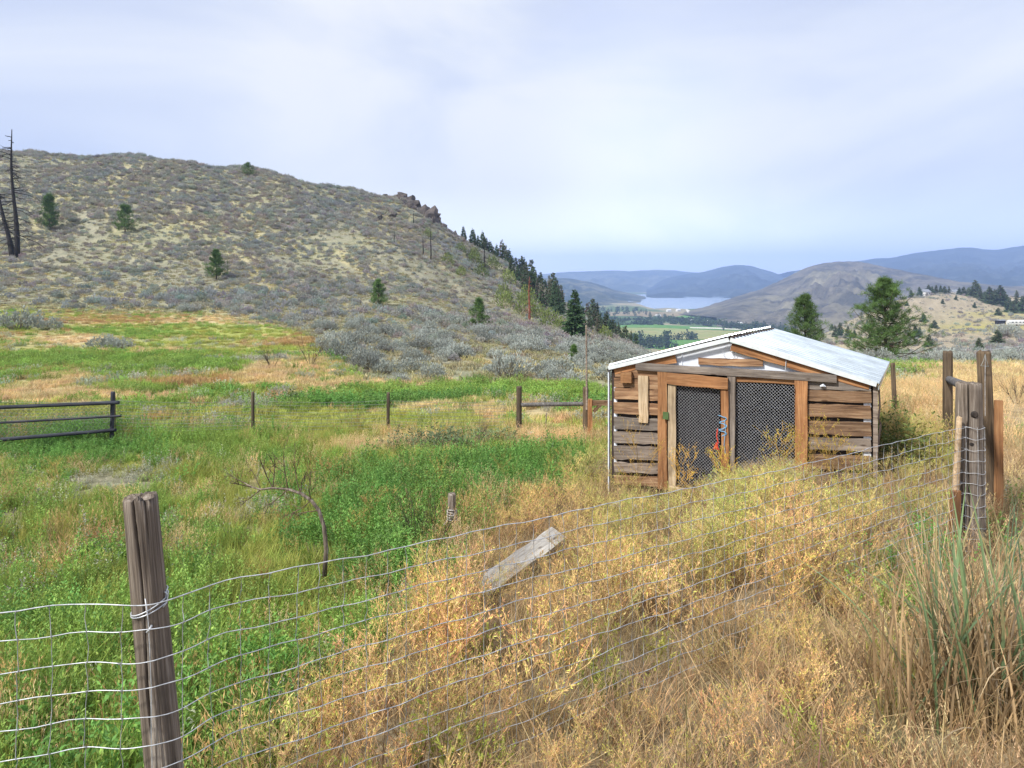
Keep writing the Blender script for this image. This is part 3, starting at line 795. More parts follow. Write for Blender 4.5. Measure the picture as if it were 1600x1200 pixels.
# ------------------------------------------------------------------ scattering of ground cover (geometry nodes)
def variants(name, geos, mat):
    c = bpy.data.collections.new(name)
    for i_, g in enumerate(geos):
        o = obj('%s_%02d' % (name, i_), g, mat, link=False)
        c.objects.link(o)
    return c, len(geos)
def scatter(name, label, coll, x, y, size, tint, sink=0.0, tilt=0.12, zscale=None, rng=RNG):
    coll, nv = coll
    n = len(x)
    z = ground_z(x, y)-sink
    me = bpy.data.meshes.new(name)
    me.vertices.add(n); me.vertices.foreach_set('co', np.stack([x, y, z], 1).astype(np.float32).ravel())
    def at_(nm, ty, key, v): me.attributes.new(nm, ty, 'POINT').data.foreach_set(key, v)
    at_('idx', 'INT', 'value', rng.integers(0, nv, n).astype(np.int32))
    rot = np.stack([rng.normal(size=n)*tilt, rng.normal(size=n)*tilt, rng.random(n)*6.283], 1).astype(np.float32)
    at_('rot', 'FLOAT_VECTOR', 'vector', rot.ravel())
    zs = np.ones(n) if zscale is None else zscale
    at_('scl', 'FLOAT_VECTOR', 'vector', np.stack([size, size, size*zs], 1).astype(np.float32).ravel())
    at_('itint', 'FLOAT_COLOR', 'color', np.concatenate([tint, np.ones((n, 1))], 1).astype(np.float32).ravel())
    me.update()
    o = bpy.data.objects.new(name, me); COL.objects.link(o)
    o['kind'] = 'stuff'; o['label'] = label
    ng = bpy.data.node_groups.new(name, 'GeometryNodeTree')
    ng.interface.new_socket(name='Geometry', in_out='INPUT', socket_type='NodeSocketGeometry')
    ng.interface.new_socket(name='Geometry', in_out='OUTPUT', socket_type='NodeSocketGeometry')
    N = ng.nodes
    gi = N.new('NodeGroupInput'); go = N.new('NodeGroupOutput')
    ip = N.new('GeometryNodeInstanceOnPoints'); ci = N.new('GeometryNodeCollectionInfo')
    ci.inputs['Collection'].default_value = coll
    ci.inputs['Separate Children'].default_value = True
    ci.inputs['Reset Children'].default_value = True
    ip.inputs['Pick Instance'].default_value = True
    def na_(nm, ty):
        a = N.new('GeometryNodeInputNamedAttribute'); a.data_type = ty; a.inputs['Name'].default_value = nm; return a
    ng.links.new(gi.outputs[0], ip.inputs['Points']); ng.links.new(ci.outputs[0], ip.inputs['Instance'])
    ng.links.new(na_('idx', 'INT').outputs[0], ip.inputs['Instance Index'])
    ng.links.new(na_('rot', 'FLOAT_VECTOR').outputs[0], ip.inputs['Rotation'])
    ng.links.new(na_('scl', 'FLOAT_VECTOR').outputs[0], ip.inputs['Scale'])
    ng.links.new(ip.outputs[0], go.inputs[0])
    md = o.modifiers.new('scatter', 'NODES'); md.node_group = ng
    return o
def wedge(d0, d1, dens, u0=-0.95, u1=0.95, rng=RNG):
    n = int(dens*(u1-u0)*(d1*d1-d0*d0)/2)
    d = np.sqrt(d0*d0+rng.random(n)*(d1*d1-d0*d0)); u = u0+(u1-u0)*rng.random(n)
    return u*d, d
def jt(n, s=0.18, rng=RNG): return (1+s*rng.normal(size=(n, 1))*1.0+0.06*rng.normal(size=(n, 3))).clip(.4, 1.8)

r_ = np.random.default_rng(3)
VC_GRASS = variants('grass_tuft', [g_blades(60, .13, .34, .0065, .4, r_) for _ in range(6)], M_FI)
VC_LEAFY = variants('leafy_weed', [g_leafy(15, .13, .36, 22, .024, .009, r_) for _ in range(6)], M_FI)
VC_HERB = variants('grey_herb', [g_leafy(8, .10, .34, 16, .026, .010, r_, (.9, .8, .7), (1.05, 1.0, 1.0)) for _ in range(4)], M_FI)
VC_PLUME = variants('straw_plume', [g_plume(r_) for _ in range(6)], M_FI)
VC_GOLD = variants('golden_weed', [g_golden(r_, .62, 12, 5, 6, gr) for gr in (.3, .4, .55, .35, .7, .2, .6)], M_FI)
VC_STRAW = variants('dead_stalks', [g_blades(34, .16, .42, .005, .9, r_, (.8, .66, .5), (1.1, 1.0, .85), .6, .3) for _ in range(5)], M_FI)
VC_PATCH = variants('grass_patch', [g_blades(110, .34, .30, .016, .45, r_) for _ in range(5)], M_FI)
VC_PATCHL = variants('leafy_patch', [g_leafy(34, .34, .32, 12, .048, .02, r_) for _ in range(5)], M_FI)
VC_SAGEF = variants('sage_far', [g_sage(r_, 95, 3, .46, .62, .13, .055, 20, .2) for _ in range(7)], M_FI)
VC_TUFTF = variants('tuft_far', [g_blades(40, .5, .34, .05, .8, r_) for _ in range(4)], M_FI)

# --- near and middle ground: every plant takes the colour and kind of the patch it grows in
def cover(prefix, d0, d1, dens, big):
    x, y = wedge(d0, d1, dens)
    px, py, d = rowcol(x, y)
    W = kinds(x, y); kd = W.argmax(0)
    gm = golden(x, y) > 0.5+0.25*(RNG.random(len(x))-0.5)
    tm = d > toe(px)*(0.95+0.1*RNG.random(len(x)))
    path = (sstep(1530, 1575, px)*sstep(595, 640, py)) > RNG.random(len(x))*1.3
    dz = sstep(1330, 1420, px)*sstep(820, 900, py)
    ok = ~gm & ~tm & ~path & (RNG.random(len(x)) > .85*dz)
    # keep the shed floor clear
    sx = (x-1.35)*0.889-(y-9.6)*0.455; sy = (x-1.35)*0.455+(y-9.6)*0.889
    ok &= ~((sx > 0) & (sx < 3.34) & (sy > 0.12) & (sy < 2.9))
    col = KCOL[kd]*jt(len(x))
    size = (0.75+0.5*RNG.random(len(x)))
    bigger = np.where(kd == KD, 1.35, np.where(kd == KG, 1.1, np.where((kd == KT) | (kd == KL), .85, 1.0)))
    hn = (0.6+0.8*fbm(x*.7, y*.7, 3))*np.where((px < 230) & (d > 10.5) & (d < 15.5), .55, 1)
    for nm, lab, mask, vc in (
        (prefix+'leafy_weeds', 'bright green leafy weeds filling the lower left of the field', (kd == KD) | ((kd == KG) & (RNG.random(len(x)) < .6)), VC_PATCHL if big else VC_LEAFY),
        (prefix+'green_grass', 'green and lime grass between the weeds of the field', (kd == KL) | (kd == KG), VC_PATCH if big else VC_GRASS),
        (prefix+'dry_grass', 'straw and rust coloured dry grass in drifts across the field', (kd == KT) | (kd == KO), VC_PATCH if big else VC_PLUME),
        (prefix+'grey_weeds', 'pale grey-green herbs mixed into the grass', kd == KS, VC_PATCHL if big else VC_HERB)):
        if nm.endswith('green_grass'): mask = mask & ~used_
        s = ok & mask
        used_ = s if nm.endswith('leafy_weeds') else (s if False else np.zeros(len(x), bool))
        if s.sum() > 3:
            scatter(nm, lab, vc, x[s], y[s], size[s]*bigger[s], col[s], 0.0, 0.12, hn[s])
used_ = None
cover('near_', 2.0, 7.5, 62, False)
cover('field_', 7.5, 18, 34, False)
cover('middle_', 18, 40, 7, True)
cover('distant_', 40, 100, 1.8, True)

# --- golden weeds on the near right
x, y = wedge(2.0, 11.5, 27, -.5, .8)
sx = (x-1.35)*0.889-(y-9.6)*0.455; sy = (x-1.35)*0.455+(y-9.6)*0.889
free = ~((sx > -.05) & (sx < 3.4) & (sy > -0.12) & (sy < 2.9)) & ~(np.hypot(x-4.02, y-6) < .3)
s = (golden(x, y) > 0.3+0.4*RNG.random(len(x))) & free
s &= fbm(x*1.5+1, y*1.5+7, 2)+.25*RNG.random(len(x)) > .47
x, y = x[s], y[s]
n = len(x)
patchy = fbm(x*.8+4, y*.8, 3)
front = np.exp(-((((x-1.35)*0.455+(y-9.6)*0.889)+0.6)/0.9)**2)
sz = (0.42+0.68*patchy+0.15*RNG.random(n))*(1-0.40*front)*np.where(((x+1.27)*.563-(y-2.4)*.827) > 0, .55, 1)
pa_ = (800+F*x/y > 735) & (800+F*x/y < 890) & (y > 4.9) & (y < 7.0)
sz = np.where(pa_, sz*.5, sz)
warm = sstep(.42, .62, fbm(x*.55+9, y*.55+2, 3))[:, None]
tint = (np.array((0.55, 0.585, 0.44))*(1-warm)+np.array((0.64, 0.56, 0.48))*warm)*jt(n, .18)
scatter('golden_weeds', 'dense golden dry branching weeds behind the wire fence', VC_GOLD, x, y, sz, tint, 0, .14)
x, y = wedge(1.8, 11.5, 40, -.5, .95)
px, py, d = rowcol(x, y)
s = ((golden(x, y) > RNG.random(len(x))) | ((px > 1480) & (RNG.random(len(x)) < .35)) | ((px > 1340) & (py > 860) & (RNG.random(len(x)) < .8)))
sx = (x-1.35)*0.889-(y-9.6)*0.455; sy = (x-1.35)*0.455+(y-9.6)*0.889
s &= ~((sx > -.05) & (sx < 3.4) & (sy > -0.05) & (sy < 2.9))
x, y = x[s], y[s]
scatter('dead_stalks', 'tangled straw and dead brown stalks under the golden weeds', VC_STRAW, x, y, 0.5+0.6*RNG.random(len(x)), np.array((0.44, 0.36, 0.24))*jt(len(x), .28), 0, .25)
# scattered leafy green among the gold, and sparse golden weeds out in the green
x, y = wedge(2.5, 11, 4, -.4, .75)
s = (golden(x, y) > .5) & (RNG.random(len(x)) < .5) & (fbm(x*1.1, y*1.1+5, 2) > .5)
sx = (x-1.35)*0.889-(y-9.6)*0.455; sy = (x-1.35)*0.455+(y-9.6)*0.889
s &= ~((sx > -.05) & (sx < 3.4) & (sy > -0.05) & (sy < 2.9))
scatter('green_weeds', 'green leafy weeds scattered among the golden ones', VC_LEAFY, x[s], y[s], 0.8+0.5*RNG.random(s.sum()), KCOL[KG]*np.array((1.5, 1.1, 1))*jt(s.sum()), 0, .12)
x, y = wedge(3, 12, .8, -.8, .4)
s = (golden(x, y) < .3) & (fbm(x*.6+2, y*.6+5, 2) > .53)
scatter('stray_weeds', 'single dry weeds standing out of the green grass', VC_GOLD, x[s], y[s], 0.55+0.35*RNG.random(s.sum()), np.array((0.45, 0.42, 0.28))*jt(s.sum()), 0, .12)

# --- sagebrush over the hill and the hollow: the largest are objects, the rest one cover
def sage_points(d0, d1, dens, u0, u1):
    x, y = wedge(d0, d1, dens, u0, u1)
    px, py, d = rowcol(x, y)
    m_ = d > toe(px)*(1.0+0.08*RNG.random(len(x)))
    dn = fbm(x*.05+8, y*.05, 3)*0.6+fbm((x*.8+y*.6)*.13, (y*.8-x*.6)*.03+4, 3)*.6
    m_ &= RNG.random(len(x)) < np.clip((dn-.38)*4.2, .22, 1)
    # bare sandy strip in front of the left hill
    return x[m_], y[m_]
SAGE = np.array((0.29, 0.30, 0.28))
xa, ya = sage_points(27, 110, .52, -.95, .26)
xb, yb = sage_points(110, 300, .72, -.95, .30)
xc, yc = sage_points(30, 170, .22, .26, .98)
xd, yd = sage_points(170, 640, .035, .3, .98)
x = np.concatenate([xa, xb, xc, xd]); y = np.concatenate([ya, yb, yc, yd])
size = (0.75+1.1*RNG.random(len(x))**1.8)*np.where(y < 60, 1.0, 1.0)*np.where(y > 170, 1.25, 1.0)
size[len(xa):len(xa)+len(xb)] *= .88
size[len(xa)+len(xb)+len(xc):] *= 1.25
row = size/y
big = np.zeros(len(x), bool); inview = np.abs(x/y) < .76
order = np.argsort(-np.where(inview, row, 0))
big[order[:285]] = True
tn = SAGE*jt(len(x), .13); blue = (fbm(x*.07, y*.07+40, 3)-.5)[:, None]
tn = tn*(1+blue*np.array((-.25, 0, .2)))
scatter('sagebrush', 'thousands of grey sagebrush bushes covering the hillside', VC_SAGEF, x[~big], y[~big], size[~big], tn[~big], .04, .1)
SAGE_N = [make_mesh('sagebrush_bush', g_sage(np.random.default_rng(50+q), 210, 6, .5, .6, .085, .024, 60, .12), None) for q in range(6)]
M_SAGE, t = new_mat('sage_leaf')
a = nd(t, 'ShaderNodeAttribute', attribute_name='tint'); oi = nd(t, 'ShaderNodeObjectInfo')
c = mixc(t, 1.0, a.outputs['Color'], ramp(t, oi.outputs['Random'], [(0, (.20, .215, .20)), (.5, (.29, .32, .29)), (1, (.36, .39, .36))]), 'MULTIPLY')
finish(M_SAGE, c, .8, transl=.2, spec=.15)
for me_ in SAGE_N: me_.materials.append(M_SAGE)
for q in np.nonzero(big)[0]:
    me_ = SAGE_N[int(RNG.integers(0, 6))]
    o = bpy.data.objects.new('sagebrush_bush', me_); COL.objects.link(o)
    o.location = (x[q], y[q], gz(x[q], y[q])-.04); s_ = float(size[q]); o.scale = (s_*1.05, s_*1.05, s_*(.8+.35*RNG.random()))
    o.rotation_euler = (0, 0, RNG.random()*6.28)
    pc = 800+F*x[q]/y[q]
    where = ('on the slope left of the round hillside pine' if pc < 200 else 'at the hill foot above the grass terraces' if pc < 470 else 'between the terraces and the lowest hillside pine' if pc < 700
             else 'below the lowest pine and the dark fir' if pc < 880 else 'at the hill foot behind the thin pole and shed' if pc < 1150 else 'beyond the grass between shed roof and brace post' if pc < 1470 else 'beyond the grass behind the gate posts')
    kind_ = 'large' if size[q] > 1.55 else 'small' if size[q] < 1.05 else 'medium'
    tag(o, kind_+' grey-green sagebrush bush '+where, 'bush', kind_+' sagebrush '+where)
# grass tufts of the hillside
x, y = wedge(30, 130, 1.3, -.95, .95)
px, py, d = rowcol(x, y); s = d > toe(px)*.97
x, y = x[s], y[s]
g_ = fbm((x*.8+y*.6)*.13, (y*.8-x*.6)*.03+4, 4)
cl = np.where((g_ > .55)[:, None], np.array((.46, .41, .23)), np.array((.36, .34, .22)))*jt(len(x), .2)
scatter('hill_grass', 'dry yellow bunch grass between the sagebrush', VC_TUFTF, x, y, .6+.5*RNG.random(len(x)), cl, 0, .15)
x, y = wedge(130, 290, .35, -.95, .32)
g_ = fbm((x*.8+y*.6)*.13, (y*.8-x*.6)*.03+4, 4)
cl = np.where((g_ > .55)[:, None], np.array((.42, .38, .22)), np.array((.33, .31, .21)))*jt(len(x), .2)
scatter('hill_grass', 'dry yellow bunch grass high on the hill', VC_TUFTF, x, y, .9+.7*RNG.random(len(x)), cl, 0, .15)
# ------------------------------------------------------------------ the shed
E1 = np.array((0.889, -0.455, 0)); E1 /= np.linalg.norm(E1)
E2 = np.array((-E1[1], E1[0], 0))
SO = np.array((1.35, 9.6, 0))+E2*0.10          # front left corner of the wall
SBASE = -0.62                                  # datum height of the shed's lower edge
shed = thing('shed', 'low plank shed with wire mesh doors and a corrugated white metal roof', 'shed', (SO[0], SO[1], SBASE), math.atan2(E1[1], E1[0]))
def fw(px, py, off=0.0):
    """point of the front wall plane (moved outwards by off) seen at a picture point, in shed coordinates x, z"""
    dr = np.array(((px-800)/F, 1.0, -(py-HY)/F))
    o = SO-E2*off
    t_ = (o @ E2)/(dr @ E2)
    p = dr*t_
    return float((p-SO) @ E1), float(p[2]+EYE-SBASE)
def zs(x, y): return 930+x/3.4043, 490+y/3.4043      # coordinates read on an enlarged view of the shed
def rough_box(L_, H_, T_, rng, n=6, wob=0.004):
    """a sawn board along X with slightly uneven edges"""
    g = Geo(); V = []
    for i_ in range(n+1):
        x = -L_/2+L_*i_/n+(rng.normal()*0.004 if i_ in (0, n) else 0)
        for (a, b) in ((-1, -1), (1, -1), (1, 1), (-1, 1)):
            V.append((x, a*T_/2+rng.normal()*wob*.3, b*H_/2+rng.normal()*wob))
    F4 = [(i_*4+k, i_*4+4+k, i_*4+4+(k+1) % 4, i_*4+(k+1) % 4) for i_ in range(n) for k in range(4)]
    F4 += [(0, 1, 2, 3), (n*4+3, n*4+2, n*4+1, n*4)]
    return g.add(V, None, np.array(F4)[:, ::-1])
rb = np.random.default_rng(77)
def board(name, a, b, h, off, th, mat, parent=shed, label=None, wob=0.004, zoomc=True):
    """a board between the centres of its two ends (picture points), height h in picture rows of the enlarged view or metres if < 1"""
    pa = zs(*a) if zoomc else a; pb = zs(*b) if zoomc else b
    A_ = np.array(fw(*pa, off)); B_ = np.array(fw(*pb, off))
    if h >= 1:
        q = fw(pa[0], pa[1]+h/3.4043, off)
        h = A_[1]-q[1] if abs(A_[0]-B_[0]) >= abs(A_[1]-B_[1]) else abs(fw(pa[0]+h/3.4043, pa[1], off)[0]-A_[0])
    d_ = B_-A_; L_ = float(np.hypot(*d_)); an = math.atan2(d_[1], d_[0]); c_ = (A_+B_)/2
    o = obj(name, rough_box(L_, h, th, rb, 6, wob), mat, parent, (c_[0], -off-th/2, c_[1]), (0, -an, 0))
    if label: o['label'] = label
    return o
W_ = 3.34
# cladding boards, left bay and right bay (rows read on the enlarged view)
for (y0, y1) in ((290, 338), (341, 389), (394, 453), (470, 529), (549, 611), (626, 684), (702, 772), (790, 842), (858, 905)):
    o_ = rb.random()*4-2
    board('plank', (104, (y0+y1)/2+o_*.4), (338, (y0+y1)/2+8+o_), y1-y0, 0.03, 0.028, M_OLD if rb.random() < .75 else M_GREY, wob=.005)
for (y0, y1) in ((352, 408), (412, 470), (487, 555), (576, 646), (662, 726), (756, 828), (846, 900), (915, 950)):
    o_ = rb.random()*4-2
    board('plank', (1128, (y0+y1)/2-8+o_), (1468, (y0+y1)/2+3+o_), y1-y0, 0.03, 0.028, M_OLD if rb.random() < .7 else M_GREY, wob=.005)
# short filler planks under the rafters
board('plank', (106, 284), (330, 250), 34, 0.012, 0.016, M_OLD)
board('plank', (1120, 345), (1290, 345), 50, 0.012, 0.016, M_OLD)
board('plank', (1290, 345), (1440, 372), 44, 0.012, 0.016, M_OLD)
# dark backing behind the gaps, closed body
def lw(zx, zy): return fw(*zs(zx, zy), 0)
xl, xr = 0.0, fw(*zs(1486, 500), 0)[0]
zt = lw(104, 285)[1]; ztr = lw(1480, 365)[1]; zp = fw(1140, 531)[1]; xp = fw(1140, 531)[0]
DEP = 2.75
g = Geo()
jl = lw(338, 500)[0]; jr = lw(1130, 500)[0]
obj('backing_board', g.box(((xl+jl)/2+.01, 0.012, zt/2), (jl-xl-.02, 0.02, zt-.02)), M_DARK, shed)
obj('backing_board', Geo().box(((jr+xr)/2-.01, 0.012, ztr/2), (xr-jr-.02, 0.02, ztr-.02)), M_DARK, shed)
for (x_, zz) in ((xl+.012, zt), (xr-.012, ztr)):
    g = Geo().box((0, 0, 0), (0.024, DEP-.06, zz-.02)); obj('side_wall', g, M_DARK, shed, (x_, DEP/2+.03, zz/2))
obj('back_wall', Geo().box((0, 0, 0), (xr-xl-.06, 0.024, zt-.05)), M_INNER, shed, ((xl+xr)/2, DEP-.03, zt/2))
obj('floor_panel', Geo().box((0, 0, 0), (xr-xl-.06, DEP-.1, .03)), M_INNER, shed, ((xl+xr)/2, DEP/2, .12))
# added near-black sheet that keeps the inside of the shed dark
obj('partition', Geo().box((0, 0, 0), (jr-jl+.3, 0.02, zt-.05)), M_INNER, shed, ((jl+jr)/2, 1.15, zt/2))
# white spacer blocks at the outer ends of the gaps and the corner trims
for (zx0, zx1, rows) in ((103, 119, ((390, 412), (453, 472), (529, 550), (595, 628), (675, 705), (770, 792))), (1428, 1468, ((470, 500), (556, 590), (640, 672), (735, 780)))):
    for (y0, y1) in rows:
        a = lw((zx0+zx1)/2, (y0+y1)/2); hh = lw(zx0, y0)[1]-lw(zx0, y1)[1]; ww = abs(lw(zx1, y0)[0]-lw(zx0, y0)[0])
        obj('spacer_block', Geo().box((0, 0, 0), (ww, .02, hh)), M_WHITE, shed, (a[0], -.014, a[1]))
obj('corner_trim', Geo().box((0, 0, 0), (.014, .06, zt)), M_WHITE, shed, (xl-.008, -.03, zt/2))
obj('corner_trim', Geo().box((0, 0, 0), (.05, .05, ztr)), M_GREY, shed, (xr+.01, -.028, ztr/2))
# gable: white panel
g = Geo()
ga = [lw(430, 262), lw(1110, 322), (xp, zp-.02)]
zl_ = lambda x: zt+(zp-zt)*(x/xp)
zr_ = lambda x: ztr+(zp-ztr)*((xr-x)/(xr-xp))
V = []
gx = [xl+.05, xp, xr-.05, xr-.05, xp, xl+.05]
gz_ = [zl_(xl+.05)-.05, zp-.03, zr_(xr-.05)-.05, zr_(xr-.05)-.09, lw(740, 312)[1], lw(220, 285)[1]]
for yy in (-.004, .006):
    for a, b in zip(gx, gz_): V.append((a, yy, b))
F4 = [(0, 1, 4, 5), (1, 2, 3, 4), (7, 6, 11, 10), (8, 7, 10, 9), (0, 6, 7, 1), (1, 7, 8, 2), (3, 9, 10, 4), (4, 10, 11, 5)]
obj('gable_panel', Geo().add(V, None, F4), M_WHITE, shed)
for zx in (462, 1030): 
    a = lw(zx, 240 if zx < 600 else 290); obj('panel_seam', Geo().box((0, 0, 0), (.012, .01, .20)), M_WHITE, shed, (a[0], -.009, a[1]-.02))
# rafters, header, loose boards
board('rafter', (104, 300), (430, 236), 42, 0.034, 0.03, M_BROWN)
board('rafter', (724, 176), (1022, 262), 40, 0.034, 0.035, M_BROWN)
board('rafter', (1020, 262), (1462, 378), 42, 0.034, 0.032, M_BROWN)
board('header_board', (218, 280), (1284, 345), 36, 0.068, 0.04, M_GREY)
board('nailed_board', (552, 252), (892, 262), 36, 0.012, 0.03, M_OLD)
board('nailed_board', (258, 330), (258, 578), 52, 0.062, 0.03, M_TAN, label='pale upright board nailed across the planks')
board('wood_block', (142, 337), (200, 340), 58, 0.062, 0.06, M_BROWN, label='small square orange block')
# door posts
board('door_post', (361, 306), (361, 930), 50, 0.062, 0.04, M_BROWN)
board('door_post', (727, 330), (724, 965), 42, 0.058, 0.05, M_GREY)
board('door_post', (1096, 352), (1096, 930), 64, 0.062, 0.04, M_BROWN)
board('lintel', (748, 349), (1064, 362), 24, 0.040, 0.03, M_BROWN)
# wire panels
def link_panel(name, zx0, zx1, zy0, zy1, off, parent, pitch=.042, r=.0012, trim=None):
    a = np.array(lw(zx0, zy0)); b = np.array(lw(zx1, zy1))
    x0, x1, z1, z0 = a[0], b[0], a[1], b[1]
    g = Geo(); w_, h_ = x1-x0, z1-z0
    k_ = -int(h_/pitch)-2
    while k_*pitch < w_+h_:
        for sgn in (1, -1):
            s_ = k_*pitch
            # line x = s + t, z = t  (or mirrored)
            t0 = max(0, -s_); t1 = min(h_, w_-s_)
            if t1 > t0+.01:
                ts = np.linspace(t0, t1, 5)
                X = s_+ts
                if sgn < 0: X = w_-X
                bow = 0.006*np.sin(ts*3+X*4)
                P = np.stack([x0+X, -off+bow+sgn*.0012, z0+ts], 1)
                g.tube(P, r, 3, cap=False)
        k_ += 1
    return obj(name, g, M_LINK, parent)
link_panel('wire_mesh', 750, 1064, 345, 925, 0.05, shed)
# door: its own frame, slightly ajar
door = obj('door', rough_box(.01, .01, .01, rb, 1), M_TAN, shed, (0, 0, 0))
bpy.data.objects.remove(door)
stile = board('door', (410, 375), (412, 960), 40, 0.105, 0.04, M_TAN)
sub = stile
def sub_board(name, a, b, h, off, th, mat, label=None):
    o = board(name, a, b, h, off, th, mat, parent=shed, label=label)
    o.parent = stile
    # keep the place it has in the shed while hanging it on the door
    o.matrix_parent_inverse = (Matrix.Translation(stile.location) @ stile.rotation_euler.to_matrix().to_4x4()).inverted()
    return o
sub_board('door_rail', (386, 344), (710, 371), 58, 0.120, 0.05, M_BROWN)
sub_board('door_stile', (688, 395), (694, 985), 40, 0.105, 0.04, M_BROWN)
sub_board('door_rail', (394, 924), (650, 965), 20, 0.16, 0.05, M_TAN)
dm = link_panel('wire_mesh', 430, 670, 372, 950, 0.09, shed)
dm.parent = stile; dm.matrix_parent_inverse = (Matrix.Translation(stile.location) @ stile.rotation_euler.to_matrix().to_4x4()).inverted()
def sub_any(o):
    o.parent = stile; o.matrix_parent_inverse = (Matrix.Translation(stile.location) @ stile.rotation_euler.to_matrix().to_4x4()).inverted(); return o
a = lw(391, 525); sub_any(obj('hinge', Geo().box((0, 0, 0), (.075, .03, .095)), M_GREENP, shed, (a[0], -.15, a[1]-.02)))
# blue rope, red cord
g = Geo(); P = []
for i_ in range(40):
    t_ = i_/39
    zx, zy = 668+42*abs(math.sin(t_*9)), 530+110*t_*(1 if t_ < .8 else 1)
    a = lw(zx, zy); P.append((a[0], -.155-.012*math.cos(t_*9), a[1]+.004*math.sin(i_*1.7)))
g.tube(P, .006, 5); a = lw(700, 560)
g.tube([(a[0], -.16, a[1]), (a[0]+.012, -.165, a[1]-.12), (a[0]-.006, -.16, a[1]-.30), (a[0]+.01, -.16, a[1]-.42)], .004, 5)
sub_any(obj('rope', g, M_BLUEROPE, shed))
g = Geo(); a = lw(664, 640)
g.tube([(a[0], -.165, a[1]+.10), (a[0]-.012, -.168, a[1]), (a[0]+.01, -.165, a[1]-.09)], .007, 5)
for s_ in (-1, 0, 1): g.tube([(a[0]-.01, -.168, a[1]-.08), (a[0]-.02+.02*s_, -.17, a[1]-.15), (a[0]-.015+.03*s_, -.168, a[1]-.17)], .009, 5)
sub_any(obj('cord', g, M_REDROPE, shed))
a = lw(1215, 380); obj('insulator_knob', Geo().tube([(a[0]-.03, -.07, a[1]-.008), (a[0], -.085, a[1]+.008), (a[0]+.025, -.075, a[1]-.008)], (.012, .02, .008), 8), M_WHITE, shed)
g = Geo(); c_ = lw(718, 205)
g.tube([(c_[0]+.085*math.cos(t_), -.045-.01*math.sin(2*t_), c_[1]+.085*math.sin(t_)) for t_ in np.linspace(.3, 6.6, 26)], .0028, 5)
g.tube([(c_[0]+.02, -.05, c_[1]+.12), (c_[0]+.01, -.06, c_[1]+.03), (c_[0]+.05, -.05, c_[1]-.03)], .0028, 5)
g.tube([(lw(1020, 250)[0], -.075, lw(1020, 232)[1]), (lw(1015, 290)[0], -.08, lw(1016, 300)[1])], .005, 5)
obj('wire_loop', g, M_WIRE, shed)
# power cable hanging at the right corner
g = Geo(); a = lw(1484, 440)
g.tube([(a[0]+.05, -.02, a[1]+.1), (a[0]+.06, -.05, a[1]-.1), (a[0]+.045, -.06, a[1]-.25), (a[0]+.07, -.03, a[1]-.32), (a[0]+.05, -.04, a[1]-.5), (a[0]+.03, -.03, a[1]-.75)], .012, 6)
obj('cable', g, M_DARK, shed)
# ---- roof: ribbed sheets on both slopes
le = fw(950, 572.5, .10); re_ = fw(1371, 598, .10); pk = fw(1140, 527.5, .10)
def slope_sheet(x0, z0, x1, z1, y0, y1, ribs, up):
    """sheet from the ridge (x0,z0) to the eave (x1,z1) between depths y0 and y1; ribs run down the slope"""
    prof = []
    yy = y0; w = (y1-y0)/ribs
    for k_ in range(ribs):
        b = y0+k_*w
        prof += [(b, 0), (b+.40*w, 0), (b+.45*w, .020), (b+.72*w, .020), (b+.77*w, 0)]
    prof.append((y1, 0))
    n = len(prof); V = []
    for lift in (up, up-.003):
        for (x, z) in ((x0, z0), (x1, z1)):
            for (y, h_) in prof: V.append((x+.07*(y+.1), y, z+h_+lift-.018*(y+.1)))
    F4 = []
    for k_ in range(n-1):
        F4.append((k_, k_+1, n+k_+1, n+k_)); F4.append((2*n+k_, 3*n+k_, 3*n+k_+1, 2*n+k_+1))
    F4 += [(n+k_, n+k_+1, 3*n+k_+1, 3*n+k_) for k_ in range(n-1)]+[(k_, 2*n+k_, 2*n+k_+1, k_+1) for k_ in range(n-1)]
    F4 += [(0, n, 3*n, 2*n), (n-1, 3*n-1, 4*n-1, 2*n-1)]
    return Geo().add(V, None, F4)
ys = [-.10, .86, 1.82, 2.85]
for q in range(3):
    lift = .004*(q % 2)
    obj('roof_sheet', slope_sheet(pk[0]+.012, pk[1]-.012, re_[0]+.02, re_[1]-.01, ys[q], ys[q+1]+.03, 5, .0+lift), M_ROOF, shed)
    obj('roof_sheet', slope_sheet(pk[0]-.02, pk[1]+.016, le[0]-.02, le[1]+.0, ys[q], ys[q+1]+.03, 5, .006+lift), M_ROOF, shed)
# barge trim along both front edges, white metal
for (a, b) in ((le, pk), (pk, re_)):
    d_ = np.array(b)-np.array(a); L_ = float(np.hypot(*d_)); an = math.atan2(d_[1], d_[0])
    obj('roof_edge_trim', Geo().box((0, 0, 0), (L_-.015, .012, .055)), M_TRIM, shed, ((a[0]+b[0])/2, -.108, (a[1]+b[1])/2-.024), (0, -an, 0))
obj('eave_trim', Geo().box((0, 0, 0), (.012, 2.9, .05)), M_ROOF, shed, (re_[0]+.012+.103, 1.37, re_[1]-.065), (0, 0, -.07))
obj('eave_trim', Geo().box((0, 0, 0), (.012, 2.9, .04)), M_DARK, shed, (le[0]-.012+.103, 1.37, le[1]-.055), (0, 0, -.07))
g = Geo()
for k_ in range(15):
    g.box((pk[0]+.035+.07*k_*.195, -.04+k_*.195, pk[1]+.004-.018*k_*.195), (.035, .09, .016))
obj('ridge_filler', g, M_DARK, shed)
